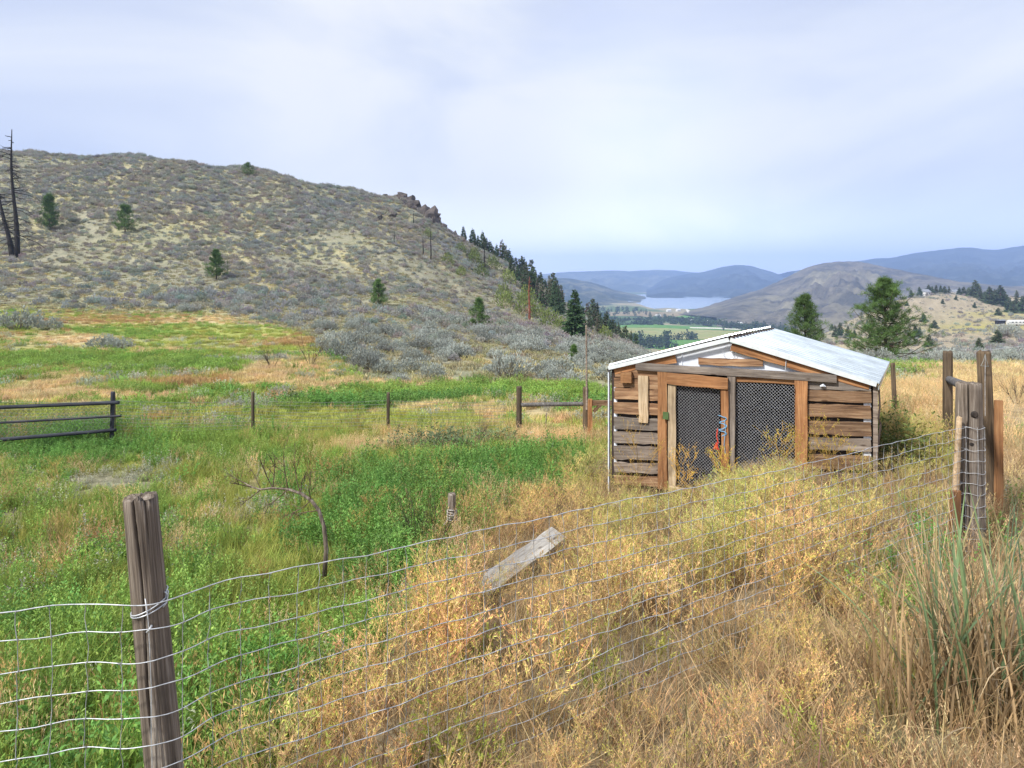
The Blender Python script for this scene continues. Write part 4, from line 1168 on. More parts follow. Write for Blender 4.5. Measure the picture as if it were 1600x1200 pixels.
for s_, e_ in ((1, re_), (-1, le)):
    for k_ in range(3):
        y_ = .35+k_*1.0
        d_ = np.array(e_)-np.array(pk); L_ = float(np.hypot(*d_))
        an = math.atan2(d_[1], d_[0])
        obj('roof_beam', Geo().box((0, 0, 0), (L_-.15, .04, .08)), M_OLD, shed, ((pk[0]+e_[0])/2, y_, (pk[1]+e_[1])/2-.06), (0, -an, 0))

# ------------------------------------------------------------------ round posts
def post_geo(L_, r0, r1, rng, seg=20, rings=14, cracks=(), jag=0.006, chip=None, bump=.03):
    """upright round post, base at 0, with real drying cracks and an uneven sawn top"""
    g = Geo(); V = []
    for i_ in range(rings+1):
        z = L_*i_/rings
        for j_ in range(seg):
            a = j_/seg*2*math.pi
            r = r0+(r1-r0)*i_/rings
            r *= 1+bump*(fbm([math.cos(a)*1.3+5], [math.sin(a)*1.3+z*1.1], 3)[0]-.5)*2
            for (ca, z0, z1, dep, wid, wv) in cracks:
                c = ca+wv*math.sin(z*7+ca)
                da = abs((a-c+math.pi) % (2*math.pi)-math.pi)
                if z0 < z < z1: r -= dep*max(0, 1-da/wid)*min(1, (z-z0)/.06, max(.25, (z1-z)/.06))
            zz = z
            if i_ == rings:
                zz = z+jag*rng.normal()
                if chip is not None:
                    da = abs((a-chip[0]+math.pi) % (2*math.pi)-math.pi)
                    zz -= chip[1]*max(0, 1-da/chip[2])
                r *= .93
            elif i_ == rings-1: zz = z+(L_/rings)*.82; 
            V.append((r*math.cos(a), r*math.sin(a), zz))
    i = np.arange(rings)[:, None]*seg; j = np.arange(seg)[None]; k = (j+1) % seg
    F4 = np.stack([i+j, i+k, i+seg+k, i+seg+j], -1).reshape(-1, 4)
    # top: two inner rings, a little uneven
    n0 = rings*seg; nb_ = len(V)
    for f_ in (.6, .25):
        for j_ in range(seg):
            x, y, z = V[n0+j_]
            zz = L_+(z-L_)*(f_)+.004*rng.normal()
            V.append((x*f_, y*f_, zz))
    F4 = np.concatenate([F4, np.stack([n0+j[0], n0+k[0], nb_+k[0], nb_+j[0]], -1), np.stack([nb_+j[0], nb_+k[0], nb_+seg+k[0], nb_+seg+j[0]], -1)])
    V.append((0, 0, L_-.003)); c_ = len(V)-1
    F3 = np.stack([nb_+seg+j[0], nb_+seg+k[0], np.full(seg, c_)], -1)
    return g.add(V, F3, F4)
def aim(p0, p1):
    d_ = Vector(p1)-Vector(p0)
    return Vector((0, 0, 1)).rotation_difference(d_).to_euler(), d_.length
def post(name, p_base, p_top, r0, r1, mat, parent=None, seg=10, rings=5, cracks=(), seed=0, **kw):
    e_, L_ = aim(p_base, p_top)
    return obj(name, post_geo(L_, r0, r1, np.random.default_rng(seed), seg, rings, cracks, **kw), mat, parent, tuple(p_base), tuple(e_), smooth=True)

# ------------------------------------------------------------------ near wire fence
M_STAY = plain_mat('dull_stay_wire', (0.36, 0.37, 0.38), 0.6, 0.3, 0.2, 20)
FL = np.array((-1.27, 2.4)); FR = np.array((4.02, 6.0))
fence = thing('wire_fence', 'galvanised square mesh wire fence running across the foreground between two round posts', 'fence', (FL[0], FL[1], 0.1))
def child(o): o.parent = fence; o.matrix_parent_inverse = Matrix.Translation((-FL[0], -FL[1], -0.1)); return o
p0 = Vector((-1.180, 2.43, .02)); p1 = Vector((-1.3226, 2.43, 1.635))
np_ = child(post('post', p0, p1, .064, .0545, M_POST, None, 150, 70, seed=4, jag=.003, chip=(-.70, .05, .5), bump=.06,
      cracks=((-1.52, .80, 1.7, .030, .085, .10), (-1.0, .1, 1.2, .005, .05, .05), (-1.9, .5, 1.45, .004, .06, .04), (-.55, .5, 1.5, .004, .07, .06), (-.8, 1.45, 1.7, .010, .05, .03), (-.25, .2, 1.3, .004, .06, .04))))
np_['label'] = 'leaning weathered post with a split broken top'
c0 = Vector((4.06, 6.05, -.12)); c1 = Vector((4.045, 6.05, 1.50))
cp_ = child(post('post', c0, c1, .125, .098, M_POST, None, 150, 60, seed=9, bump=.10, jag=.004,
      cracks=((-2.2, .2, 1.8, .055, .085, .03), (-2.65, .2, 1.3, .008, .07, .05), (-1.75, .2, 1.1, .008, .06, .05), (-2.45, .6, 1.7, .006, .05, .03), (-3.0, .3, 1.5, .006, .07, .03))))
cp_['label'] = 'thick corner post with a deep crack, wrapped in wire mesh'
kn = Geo()
for (zz, aa, rr_) in ((1.24, -1.72, .032), (.98, -1.95, .02)):
    cx, cy = 4.047+.098*math.cos(aa), 6.05+.098*math.sin(aa)
    kn.tube([(cx, cy, zz), (cx+.012*math.cos(aa), cy+.012*math.sin(aa), zz)], (rr_, rr_*.6), 10)
o = obj('knot', kn, M_BURNT, None); o.parent = cp_; o.matrix_parent_inverse = (Matrix.Translation(c0) @ cp_.rotation_euler.to_matrix().to_4x4()).inverted()
rw = np.random.default_rng(5)
LEN = float(np.hypot(*(FR-FL))); FD = (FR-FL)/LEN; FN = np.array((FD[1], -FD[0]))      # FN points to the camera side
LD = np.array((-0.96, -0.29)); LD = LD/np.linalg.norm(LD)
def fence_xy(s):
    """s metres along the fence from the near post: negative to the left of it"""
    if s >= 0: return FL+FD*s+FN*0.0
    return FL+LD*(-s)
def ztop(s): return (EYE-1.10)+(s/LEN)*(-.165) if s >= 0 else EYE-1.10-.012*(-s)
ph = rw.random((16, 4))*6.28
def wire_pos(k_, s):
    x, y = fence_xy(s)
    z = ztop(s)-.0975*k_
    z += .003*math.sin(s*7+ph[k_, 0])+.0022*math.sin(s*31+ph[k_, 1])+.006*math.sin(s*2.1+ph[k_, 2])
    # the sag of a span and the pull at the post
    if s > 0: z -= (.03-.002*k_)*math.sin(math.pi*s/LEN)
    w = .006*math.sin(s*15+ph[k_, 3])
    n = FN if s >= 0 else np.array((-LD[1], LD[0]))*(1)
    pull = .068*math.exp(-(abs(s)/.17)**3)
    return np.array((x+FN[0]*(w+pull), y+FN[1]*(w+pull), z))
NW = 12
for k_ in range(NW):
    ss = np.concatenate([np.arange(-2.6, -.2, .05), np.arange(-.2, .2, .02), np.arange(.2, LEN-.02, .05)])
    P = [wire_pos(k_, float(s)) for s in ss]
    # end of the wire wraps round the corner post
    z_ = P[-1][2]
    for a in np.linspace(-2.9, 1.2, 22):
        f_ = (a+2.9)/4.1
        rr_ = .128-.012*(z_/1.5)
        P.append(np.array((4.05+rr_*math.cos(a), 6.05+rr_*math.sin(a), z_+.006*math.sin(a*5+k_)-.012*math.sin((a+2.9)/4.1*math.pi))))
    w_ = obj('line_wire', Geo().tube(P, (.0019 if k_ else .0023), 5, cap=False), M_WIRE, smooth=True); child(w_)
s = -2.5; cnt = 0
while s < LEN-.12:
    if abs(s) > .05:
        P = []
        o_ = .004*rw.normal()
        for k_ in [q_ for b_ in range(NW) for q_ in ((b_, b_+.04, b_+.5, b_+.96) if b_ < NW-1 else (b_,))]:
            s2 = s+o_*math.sin(k_*.8)+.003*rw.normal()
            a = wire_pos(int(k_), s2); f_ = k_ % 1
            if f_: a = a*(1-f_)+wire_pos(min(int(k_)+1, NW-1), s2)*f_
            a = a+np.array((FN[0], FN[1], 0))*.001
            P.append(a)
        child(obj('stay_wire', Geo().tube(P, [(.0042 if q_ % 4 == 0 else .0014) for q_ in range(len(P))], 4, cap=False), M_STAY, smooth=True)); cnt += 1
    s += .100+.006*rw.normal()
# verticals of the mesh wrapped on the corner post
for a in (-2.35, -1.6, -.85, -.1):
    P = [(4.05+(.126-.01*(z_/1.5))*math.cos(a+.02*math.sin(z_*9)), 6.05+(.126-.01*(z_/1.5))*math.sin(a+.02*math.sin(z_*9)), z_) for z_ in np.linspace(1.13, .06, 20)]
    child(obj('stay_wire', Geo().tube(P, .002, 4, cap=False), M_WIRE, smooth=True))
# tie wires on the near post
def on_post(z, a, off=.0):
    t_ = (z-.02)/(1.635-.02)
    c_ = p0+(p1-p0)*t_; r = .064+(.0545-.064)*t_+off
    return (c_.x+r*math.cos(a), c_.y+r*math.sin(a), z)
g = Geo()
for (z0, tlt) in ((1.255, .025), (1.243, .02)):
    g.tube([on_post(z0+tlt*math.sin(a+1.2)+(.02 if a > 0 else 0), a, .004) for a in np.linspace(-3.3, 3.0, 40)], .0026, 5)
g.tube([on_post(1.30, -.15, .005), on_post(1.285, -.02, .012), on_post(1.262, -.12, .008), on_post(1.25, -.35, .004)], .0028, 5)
g.tube([on_post(1.205, -1.05, .006), on_post(1.195, -1.15, .012), on_post(1.185, -1.3, .014)], .004, 5)
g.tube([on_post(z, a, .008) for z, a in ((1.30, -1.25), (1.22, -1.2), (1.12, -1.25), (1.0, -1.32), (.85, -1.5), (.72, -1.62), (.5, -1.7))], .0018, 5)
o = child(obj('tie_wire', g, M_WIRE, smooth=True))
o.parent = np_; o.matrix_parent_inverse = (Matrix.Translation(p0) @ np_.rotation_euler.to_matrix().to_4x4()).inverted()

# ---- things fixed beside the corner post
def solo(name, geo, mat, label, cat, loc, rot=(0, 0, 0), group=None, smooth=False):
    return tag(obj(name, geo, mat, None, loc, rot, smooth), label, cat, group)
def pole(name, px0, py0, px1, py1, d, r0, r1, mat, label, cat='post', group=None, seg=10, rings=6, cracks=(), seed=1, bury=.15):
    """a round post whose foot and top stand at two picture points at depth d"""
    b = Vector(((px0-800)/F*d, d, zrow(py0, d))); t_ = Vector(((px1-800)/F*d, d, zrow(py1, d)))
    b = b+(b-t_).normalized()*bury
    return tag(post(name, b, t_, r0, r1, mat, None, seg, rings, cracks, seed), label, cat, group)
pole('tall_post', 1549, 815, 1537, 549, 7.0, .068, .064, M_POST2, 'tall round gate post standing behind the thick corner post', 'post', seg=16, rings=14, cracks=((-1.5, .2, 2, .012, .2, .04),), seed=3)
a = at(1543, 6.86)
solo('brown_board', rough_box(1.30, .075, .03, rb, 6), M_BROWN, 'long brown board fixed upright against the tall gate post', 'board', (4.90, 6.87, .55), (0, math.radians(90), math.radians(-8)))
pole('brace_post', 1481, 712, 1481, 549, 9.6, .064, .062, M_POST2, 'round brace post at the inner end of the grey rail', 'post', seg=16, rings=10, seed=6)
e_, L_ = aim((6.12, 9.55, 1.03), (4.14, 6.16, 1.43))
rail = tag(obj('brace_rail', post_geo(L_, .05, .052, np.random.default_rng(2), 12, 8), M_RAIL, None, (6.12, 9.55, 1.03), tuple(e_), True), 'grey round rail running from the corner post back to the brace post', 'rail')
pole('thin_post', 1399, 655, 1395, 567, 12.5, .042, .038, M_POST2, 'thin lone post in the dry grass right of the shed roof', 'post', seed=8)
solo('split_log', post_geo(.66, .026, .022, np.random.default_rng(4), 10, 8, bump=.2), M_TAN, 'pale split log leaning against the left side of the corner post', 'log', (3.865, 5.95, .56), (0, math.radians(3), 0), smooth=True)
solo('brown_stake', rough_box(.85, .085, .04, rb, 6), M_BROWN, 'short brown stake standing left of the corner post in the weeds', 'stake', (3.81, 5.88, .17), (0, math.radians(92), math.radians(20)))
# wire clip and thin wire on the tall post
t = thing('wire_tensioner', 'small metal wire tensioner hanging from a thin wire on the tall gate post', 'tensioner', (4.77, 6.88, 1.55))
g = Geo(); g.tube([(0, 0, .12), (-.02, 0, .05), (-.045, 0, 0)], .003, 4); g.tube([(0, 0, .12), (.015, 0, .05), (.03, 0, 0)], .003, 4); g.tube([(-.035, 0, 0), (.035, 0, -.005)], .004, 5)
obj('clip', g, M_WIRE_D, t); obj('hanging_wire', Geo().tube([(0, 0, .12), (-.01, -.01, -.2), (-.015, -.02, -.5)], .0022, 4), M_WIRE, t)
g = Geo().tube([(4.75, 6.9, 1.70), (5.6, 7.5, 1.69), (7.5, 9, 1.66), (10, 10.5, 1.62)], .002, 4)
tag(obj('top_wire', g, M_WIRE), 'single thin wire strung rightwards from the tall gate post', 'wire')

# ------------------------------------------------------------------ far wire fence
ff = thing('field_fence', 'long thin wire fence on dark stakes crossing the field beyond the weeds', 'fence', tuple(at(395, 17)))
inv = Matrix.Translation(at(395, 17)).inverted()
def fchild(o): o.parent = ff; o.matrix_parent_inverse = inv; return o
fpts = [(178, 680, 613, 16.3), (395, 686, 612, 17.0), (606, 687, 613, 17.2)]
for q, (a_, yb_, yt_, d_) in enumerate(fpts):
    x_ = (a_-800)/F*d_
    fchild(post('post', Vector((x_, d_, zrow(yb_, d_)-.2)), Vector((x_+.01*(q-1), d_, zrow(yt_, d_))), .045, .04, M_POST2, None, 8, 5, seed=q))
brc = [(811, 682, 604, 17.2), (915, 684, 605, 16.6)]
for q, (a_, yb_, yt_, d_) in enumerate(brc):
    x_ = (a_-800)/F*d_
    o = fchild(post('post', Vector((x_, d_, zrow(yb_, d_)-.2)), Vector((x_, d_, zrow(yt_, d_))), .072, .068, M_POST2, None, 12, 8, seed=q+11))
    o['label'] = 'thicker round post at one end of the grey cross rail'
P0_ = ((815-800)/F*17.2, 17.15, zrow(632, 17.2)); P1_ = ((912-800)/F*16.6, 16.6, zrow(631, 16.6))
e_, L_ = aim(P0_, P1_)
fchild(obj('cross_rail', post_geo(L_, .052, .05, np.random.default_rng(1), 10, 8), M_RAIL, None, P0_, tuple(e_), True))
seq = [(-60, 16.2)]+[(f[0], f[3]) for f in fpts]+[(811, 17.2)]
for k_ in range(12):
    P = []
    for (a0, d0), (a1, d1) in zip(seq[:-1], seq[1:]):
        for t_ in np.linspace(0, 1, 10, endpoint=False):
            a_ = a0+(a1-a0)*t_; d_ = d0+(d1-d0)*t_
            P.append(((a_-800)/F*d_, d_, zrow(626, d_)-.085*k_-.05*math.sin(math.pi*t_)+.008*math.sin(a_*.11+k_*2)))
    fchild(obj('line_wire', Geo().tube(P, .0042, 3, cap=False), M_WIRE_D))
x0_, x1_ = (-60-800)/F*16.2, 11/F*17.2
nst = 0
for a_ in np.arange(-50, 806, 9.5):
    d_ = np.interp(a_, [s_[0] for s_ in seq], [s_[1] for s_ in seq]); x_ = (a_-800)/F*d_
    fchild(obj('stay_wire', Geo().tube([(x_, d_, zrow(626, d_)-.02), (x_+.01, d_+.004, zrow(626, d_)-.5), (x_, d_, zrow(626, d_)-.97)], .0018, 3, cap=False), M_WIRE_D))
# pole standing against the brace post
pole('thin_pole', 917, 640, 916, 508, 16.5, .028, .018, M_GREY, 'tall thin bare pole standing against the end post of the field fence', 'pole', seg=8, rings=8, seed=5, bury=.0)
# gate frame between the brace post and the shed
t = thing('gate_frame', 'brown wooden gate frame with a corner brace between the fence and the shed', 'gate', tuple(at(922, 16.0)))
iv = Matrix.Translation(at(922, 16.0)).inverted()
def gch(o): o.parent = t; o.matrix_parent_inverse = iv; return o
xg = lambda a_, d_: (a_-800)/F*d_
gch(solo_ := obj('gate_post', rough_box(.92, .10, .09, rb), M_BROWN, None, (xg(922, 16), 16.0, (zrow(625, 16)+zrow(684, 16))/2), (0, math.radians(90), 0)))
gch(obj('gate_rail', rough_box(.75, .12, .05, rb), M_OLD, None, (xg(926, 16)+.36, 16.0, zrow(629, 16)-.015), (0, math.radians(1), 0)))
gch(obj('brace', rough_box(.24, .07, .04, rb), M_OLD, None, (xg(931, 16)+.03, 16.0, zrow(638, 16)), (0, math.radians(-45), 0)))
# small stick post and grey rock between
pole('stick', 852, 675, 854, 645, 17.5, .018, .014, M_GREY, 'short thin stick standing in the grass under the cross rail', 'stick', seed=2)

# ------------------------------------------------------------------ pole panel at the left edge
M_PANEL = wood_mat('dark_pole', (0.018, 0.02, 0.03), (0.045, 0.05, 0.07), (0.11, 0.115, 0.14), axis=2, knots=False)
t = thing('pole_panel', 'three dark grey poles with chain link mesh at the left edge of the field', 'fence', tuple(at(90, 15)))
iv = Matrix.Translation(at(90, 15)).inverted()
def pch(o): o.parent = t; o.matrix_parent_inverse = iv; return o
def rail_px(a, ya, b, yb, d0, d1, r):
    A_ = (xg(a, d0), d0, zrow(ya, d0)); B_ = (xg(b, d1), d1, zrow(yb, d1))
    e_, L_ = aim(A_, B_)
    return pch(obj('rail', post_geo(L_, r, r*.95, rb, 10, 10), M_PANEL, None, A_, tuple(e_), True))
rail_px(-60, 639, 186, 629, 14.6, 15.4, .042)
rail_px(-60, 664, 189, 650, 14.6, 15.4, .026)
rail_px(-60, 692, 181, 672, 14.6, 15.4, .042)
pch(post('post', Vector((xg(174, 15.45), 15.45, zrow(684, 15.45)-.2)), Vector((xg(176, 15.45), 15.45, zrow(612, 15.45))), .045, .042, M_PANEL, None, 10, 6, seed=31))
g = Geo()
wx0, wx1 = xg(-55, 14.6), xg(172, 15.4); hh_ = .62
k_ = -12
while k_*.085 < (wx1-wx0)+hh_:
    for sg in (1, -1):
        s_ = k_*.085; t0 = max(0, -s_); t1 = min(hh_, (wx1-wx0)-s_)
        if t1 > t0+.01:
            ts = np.array((t0, t1)); X = s_+ts
            if sg < 0: X = (wx1-wx0)-X
            f_ = X/(wx1-wx0)
            dd = 14.6+.8*f_+.02
            g.tube(np.stack([wx0+X, dd, zrow(690-14*f_, 15)*0+np.array([zrow(692-19*q, 14.6+.8*q) for q in f_])+ts], 1), .0028, 3, cap=False)
    k_ += 1
pch(obj('wire_mesh', g, M_WIRE_D))
# ------------------------------------------------------------------ trees
def g_limbs_pine(rng, H, crownr, nwh=14, per=5, clusters=5, needle=.16, nn=22, base=.12, col=(.10, .17, .055), w=.012, droop=0.0, open_=0.0, top=1.0):
    """returns trunk with limbs, and needle clusters"""
    tr = Geo(); nd_ = Geo()
    z = np.linspace(-.15, H, 9)
    P = np.stack([.02*H*np.sin(z*1.3)*.3, .02*H*np.cos(z*1.1)*.3, z], 1)
    tr.tube(P, np.linspace(H*.021, H*.004, 9), 7)
    C0 = []; D0 = []
    for q in range(nwh):
        f = base+(1-base)*(q+.5*rng.random())/nwh
        zc = f*H
        prof = (1-f)**.75*(.55+.45*min(1, (f-base)/.12+.35)) if top == 1.0 else (math.sin(math.pi*min(1, (1-f)*.62+.12)))
        for j in range(per):
            if rng.random() < open_: continue
            a = 6.283*j/per+q*1.3+rng.normal()*.35
            L_ = crownr*prof*(.45+.85*rng.random())+.04*H*.3
            up = (.55-droop) if f > .5 else (.25-droop)
            d_ = np.array((math.cos(a), math.sin(a), up+.2*rng.normal())); d_ /= np.linalg.norm(d_)
            s_ = np.array((0, 0, zc)); m_ = s_+d_*L_*.55-np.array((0, 0, .05*L_)); e_ = s_+d_*L_+np.array((0, 0, .10*L_))
            tr.tube([s_, m_, e_], (H*.006, H*.004, H*.002), 4, cap=False)
            for k_ in range(clusters):
                u = .35+.65*(k_+rng.random()*.6)/clusters
                c_ = s_+(e_-s_)*u+rng.normal(size=3)*L_*.10*np.array((1, 1, .8))
                C0.append(c_); D0.append(d_*.8+rng.normal(size=3)*.35+np.array((0, 0, .35)))
    for k_ in range(5):
        C0.append(np.array((0, 0, H*(.9+.03*k_)))); D0.append(np.array((rng.normal()*.3, rng.normal()*.3, 1)))
    C0 = np.array(C0); D0 = nrm(np.array(D0)); n = len(C0)
    X = np.repeat(C0, nn, 0)+rng.normal(size=(n*nn, 3))*needle*.22
    D = nrm(np.repeat(D0, nn, 0)*.75+rng.normal(size=(n*nn, 3))*.62)
    shade = np.repeat(.65+.65*rng.random((n, 1)), nn, 0)*(.8+.4*rng.random((n*nn, 1)))
    v, f4, c = leaf_quads(X, D, needle*(.7+.6*rng.random(n*nn)), w, rng, np.array(col)*shade)
    nd_.add(v, None, f4, c)
    return tr, nd_
def g_fir(rng, H, R, lay=20, per=7, col=(.045, .085, .04), gap=0.1, dead=0.0, base=.06, q=1.0):
    """a spire-shaped fir: drooping sprays in layers"""
    tr = Geo(); nd_ = Geo()
    tr.tube([(0, 0, -.3), (.01*H, 0, H*.5), (0, 0, H)], (H*.018, H*.011, H*.003), 6)
    P = []; D = []; Ls = []
    for l in range(lay):
        f = base+(1-base)*l/lay
        for j in range(per):
            if rng.random() < gap: continue
            a = rng.random()*6.283
            L_ = R*(1-f)**.85*(.6+.6*rng.random())+.02*H
            d_ = np.array((math.cos(a), math.sin(a), -.18+.35*f))
            s_ = np.array((0, 0, (f+.02*rng.normal())*H))
            tr.tube([s_, s_+d_*L_*.9], (H*.004, H*.0015), 3, cap=False)
            for k_ in range(int(5*q)):
                u = .15+.85*(k_+rng.random())/int(5*q)
                b = s_+d_*L_*u
                for sd in (-1, 1):
                    P.append(b+rng.normal(size=3)*L_*.05); D.append(np.array((math.cos(a+sd*.9), math.sin(a+sd*.9), -.25+.3*rng.normal()))); Ls.append(L_*(.5-.2*u)+.02*H)
                P.append(b+np.array((0, 0, .02*H)));D.append(np.array((math.cos(a), math.sin(a), -.3+.5*rng.random()))); Ls.append(L_*.35+.02*H)
    P = np.array(P); D = np.array(D); Ls = np.array(Ls); n = len(P)
    c = np.array(col)*(.65+.7*rng.random((n, 1)))
    dm = rng.random((n, 1)) < dead
    c = np.where(dm, np.array((.20, .15, .13))*(.7+.6*rng.random((n, 1))), c)
    v, f4, cc_ = leaf_quads(P, D, Ls, Ls*.42, rng, c); nd_.add(v, None, f4, cc_)
    return tr, nd_
def g_snag(rng, H, r, nb=26, blen=.12, lean=0.0, depth=1):
    g = Geo(); m = 12
    z = np.linspace(-.3, H, m)
    P = np.stack([lean*z+.008*H*np.sin(z/H*7), .006*H*np.cos(z/H*5), z], 1)
    g.tube(P, np.linspace(r, r*.12, m)*(1+.08*rng.normal(size=m)), 8)
    b = Geo()
    for q in range(nb):
        f = .15+.8*rng.random(); a = rng.random()*6.283
        s_ = np.array((lean*f*H, 0, f*H)); L_ = H*blen*(1.15-f)*(.3+.9*rng.random())
        d_ = np.array((math.cos(a), math.sin(a), .1-.45*(1-f)+.2*rng.normal()))
        e_ = s_+d_*L_
        b.tube([s_, s_+d_*L_*.5+np.array((0, 0, .03*L_)), e_-np.array((0, 0, .1*L_))], (r*.16, r*.1, r*.04), 4, cap=False)
        for _ in range(3*depth):
            u = .3+.7*rng.random(); s2 = s_+(e_-s_)*u; d2 = d_+rng.normal(size=3)*.6
            b.tube([s2, s2+d2*L_*.3], (r*.06, r*.02), 3, cap=False)
    return g, b
def tree_thing(name, label, loc, trunk_g, crown_g, mt, mc, group=None, crown='crown', rz=0.0, cat='tree'):
    t_ = thing(name, label, cat, loc, rz, group)
    obj('trunk', trunk_g, mt, t_, smooth=True); obj(crown, crown_g, mc, t_)
    return t_
def gloc(px, d, sink=.05):
    p = at(px, d); return (p.x, p.y, p.z-sink)

# the two pines behind the shed
rt = np.random.default_rng(12)
tr, ne = g_limbs_pine(rt, 5.9, 3.1, 16, 8, 8, .26, 40, .04, (.09, .16, .048), .018, open_=.14)
H_ = 5.9
def scaled(geo, sx, sz):
    for v in geo.V: v *= np.array((sx, sx, sz))
    return geo
d_ = 44.0; zb = gz((1383-800)/F*d_, d_); want = zrow(436, d_)-zb
scaled(tr, 1, want/H_); scaled(ne, 1, want/H_)
tree_thing('pine_tree', 'large bushy green pine standing just behind the right end of the shed roof', (xg(1383, d_), d_, zb-.05), tr, ne, M_BARK, M_NEEDLE)
tr, ne = g_limbs_pine(rt, 5.4, 2.1, 14, 8, 7, .28, 34, .06, (.12, .20, .06), .02, open_=.14)
d_ = 52.0; zb = gz((1258-800)/F*d_, d_); want = zrow(462, d_)-zb
scaled(tr, 1, want/5.4); scaled(ne, 1, want/5.4)
tree_thing('pine_tree', 'slim green pine rising behind the middle of the shed roof', (xg(1258, d_), d_, zb-.05), tr, ne, M_BARK, M_NEEDLE)

# lone pines on the hillside: column, top row, foot row, half width in columns, label
LONE = [(387, 254, 286, 11, 'small pine on the skyline of the hill, highest of the hillside pines'), (77, 304, 360, 15, 'ragged pine on the upper left hillside beside the burnt trunks'),
        (195, 320, 364, 18, 'round pine halfway up the left hillside'), (338, 391, 437, 17, 'bright green pine low on the hillside above the grass terraces'),
        (591, 437, 479, 15, 'small green pine at mid height on the hillside below the rocks'), (748, 466, 513, 15, 'bright green pine low on the hillside left of the dark fir')]
for q, (a_, yt_, yb_, hw, lab) in enumerate(LONE):
    d_ = dfind(a_, yb_, 40) if q else 224.0
    zb = gz(xg(a_, d_), d_); H_ = zrow(yt_, d_)-zb; R_ = hw/F*d_
    tr, ne = g_limbs_pine(rt, H_, R_*1.3, 9, 7, 5, H_*.085, 16, .10, (.105, .185, .055), H_*.012, open_=.12)
    tree_thing('pine_tree', lab, (xg(a_, d_), d_, zb-.1), tr, ne, M_BARK, M_NEEDLE, 'lone pines on the hillside')
# dark fir in front of the slope
a_, d_ = 898, dfind(898, 531, 40); zb = gz(xg(a_, d_), d_)
tr, ne = g_fir(rt, zrow(452, d_)-zb, 19/F*d_, 24, 9, (.065, .12, .05), .05)
tree_thing('fir_tree', 'tall dark green fir standing alone on the lower slope behind the thin pole', (xg(a_, d_), d_, zb-.1), tr, ne, M_BARK, M_NEEDLE)
a_, d_ = 897, dfind(897, 566, 25)
o_ = g_limbs_pine(rt, 1.15, .5, 6, 6, 4, .16, 16, .05, (.13, .24, .05), .02)
tree_thing('young_tree', 'small bright green young tree below the dark fir', gloc(a_, d_), o_[0], o_[1], M_BARK, M_NEEDLE)

# burnt trunks at the left edge
for (a_, yb_, yt_, at_, w_, nb_, lab) in ((26, 402, 202, 17, 8, 60, 'tall burnt black tree trunk with bare branches at the left edge'), (19, 400, 292, -4, 8, 34, 'burnt trunk leaning left beside the tallest burnt tree')):
    d_ = dfind(a_, yb_, 60); zb = gz(xg(a_, d_), d_); H_ = zrow(yt_, d_)-zb
    g_, b_ = g_snag(rt, H_, w_/F*d_*.55, nb_, .24 if nb_ == 60 else .2, (at_-a_)/(yb_-yt_), 2)
    tree_thing('burnt_tree', lab, (xg(a_, d_), d_, zb), g_, b_, M_BURNT, M_BURNT, 'burnt trees at the left edge', 'branches')
# dead trunks on the slope
for (a_, yb_, yt_, w_, lab) in ((616, 381, 360, 2.2, 'short dead trunk below the rocky outcrop'), (661, 398, 366, 2, 'thin dead trunk left of the taller one on the upper slope'), (673, 406, 352, 2.4, 'tall thin dead trunk on the slope under the rock face'),
                           (646, 353, 330, 2, 'dead trunk close to the rock face'), (757, 424, 386, 4, 'greyish dead tree with many twigs on the right slope'), (827, 501, 432, 4.5, 'tall reddish dead trunk in front of the firs')):
    d_ = dfind(a_, yb_, 60); zb = gz(xg(a_, d_), d_); H_ = zrow(yt_, d_)-zb
    g_, b_ = g_snag(rt, H_, w_/F*d_*.5, 30 if w_ > 3 else 12, .2 if w_ > 3 else .1)
    mt_ = M_REDBARK if a_ == 827 else M_BURNT
    tree_thing('dead_tree', lab, (xg(a_, d_), d_, zb), g_, b_, mt_, mt_, 'dead trunks on the slope', 'branches')

# the row of firs along the back of the slope
protos = []
for q in range(6):
    dead = (0, .1, .45, .05, .2, .75)[q]
    tr, ne = g_fir(np.random.default_rng(200+q), 10, (2.0, 1.6, 1.5, 2.3, 1.8, 1.4)[q], 22, 8, ((.085, .14, .075), (.09, .135, .07))[q % 2], (.05, .15, .35, .05, .2, .6)[q], dead)
    protos.append((make_mesh('trunk', tr, M_BARK), make_mesh('crown', ne, M_NEEDLE)))
ROW = [(724, 354, 366, 0, 1), (739, 358, 385, 0, 3), (747, 368, 390, 0, 0), (754, 362, 397, 0, 1), (760, 372, 399, 1, 0), (766, 377, 404, 0, 3), (771, 385, 404, 4, 1), (776, 382, 408, 0, 0), (784, 374, 411, 5, 1), (790, 383, 416, 2, 0), (795, 390, 420, 0, 3),
       (800, 400, 425, 0, 1), (806, 402, 430, 4, 3), (811, 404, 432, 2, 1), (817, 401, 452, 3, 3), (822, 408, 455, 2, 0), (830, 405, 456, 4, 3), (837, 422, 462, 1, 0), (844, 426, 468, 3, 3), (852, 437, 474, 0, 1), (858, 430, 478, 2, 0), (864, 425, 481, 4, 3), (870, 436, 483, 4, 1), (876, 445, 486, 2, 3),
       (888, 470, 492, 1, 0), (910, 478, 502, 0, 3), (919, 472, 507, 2, 5), (926, 466, 510, 2, 4), (932, 474, 513, 1, 3), (938, 488, 515, 0, 0), (947, 487, 519, 1, 3), (953, 498, 521, 0, 1), (959, 500, 523, 3, 3), (967, 504, 527, 1, 0), (976, 510, 530, 3, 3), (985, 518, 534, 1, 1), (994, 520, 538, 0, 0)]
RD_X = [700, 724, 740, 780, 830, 880, 920, 960, 1000]; RD_D = [226, 226, 226, 224, 222, 218, 196, 185, 172]
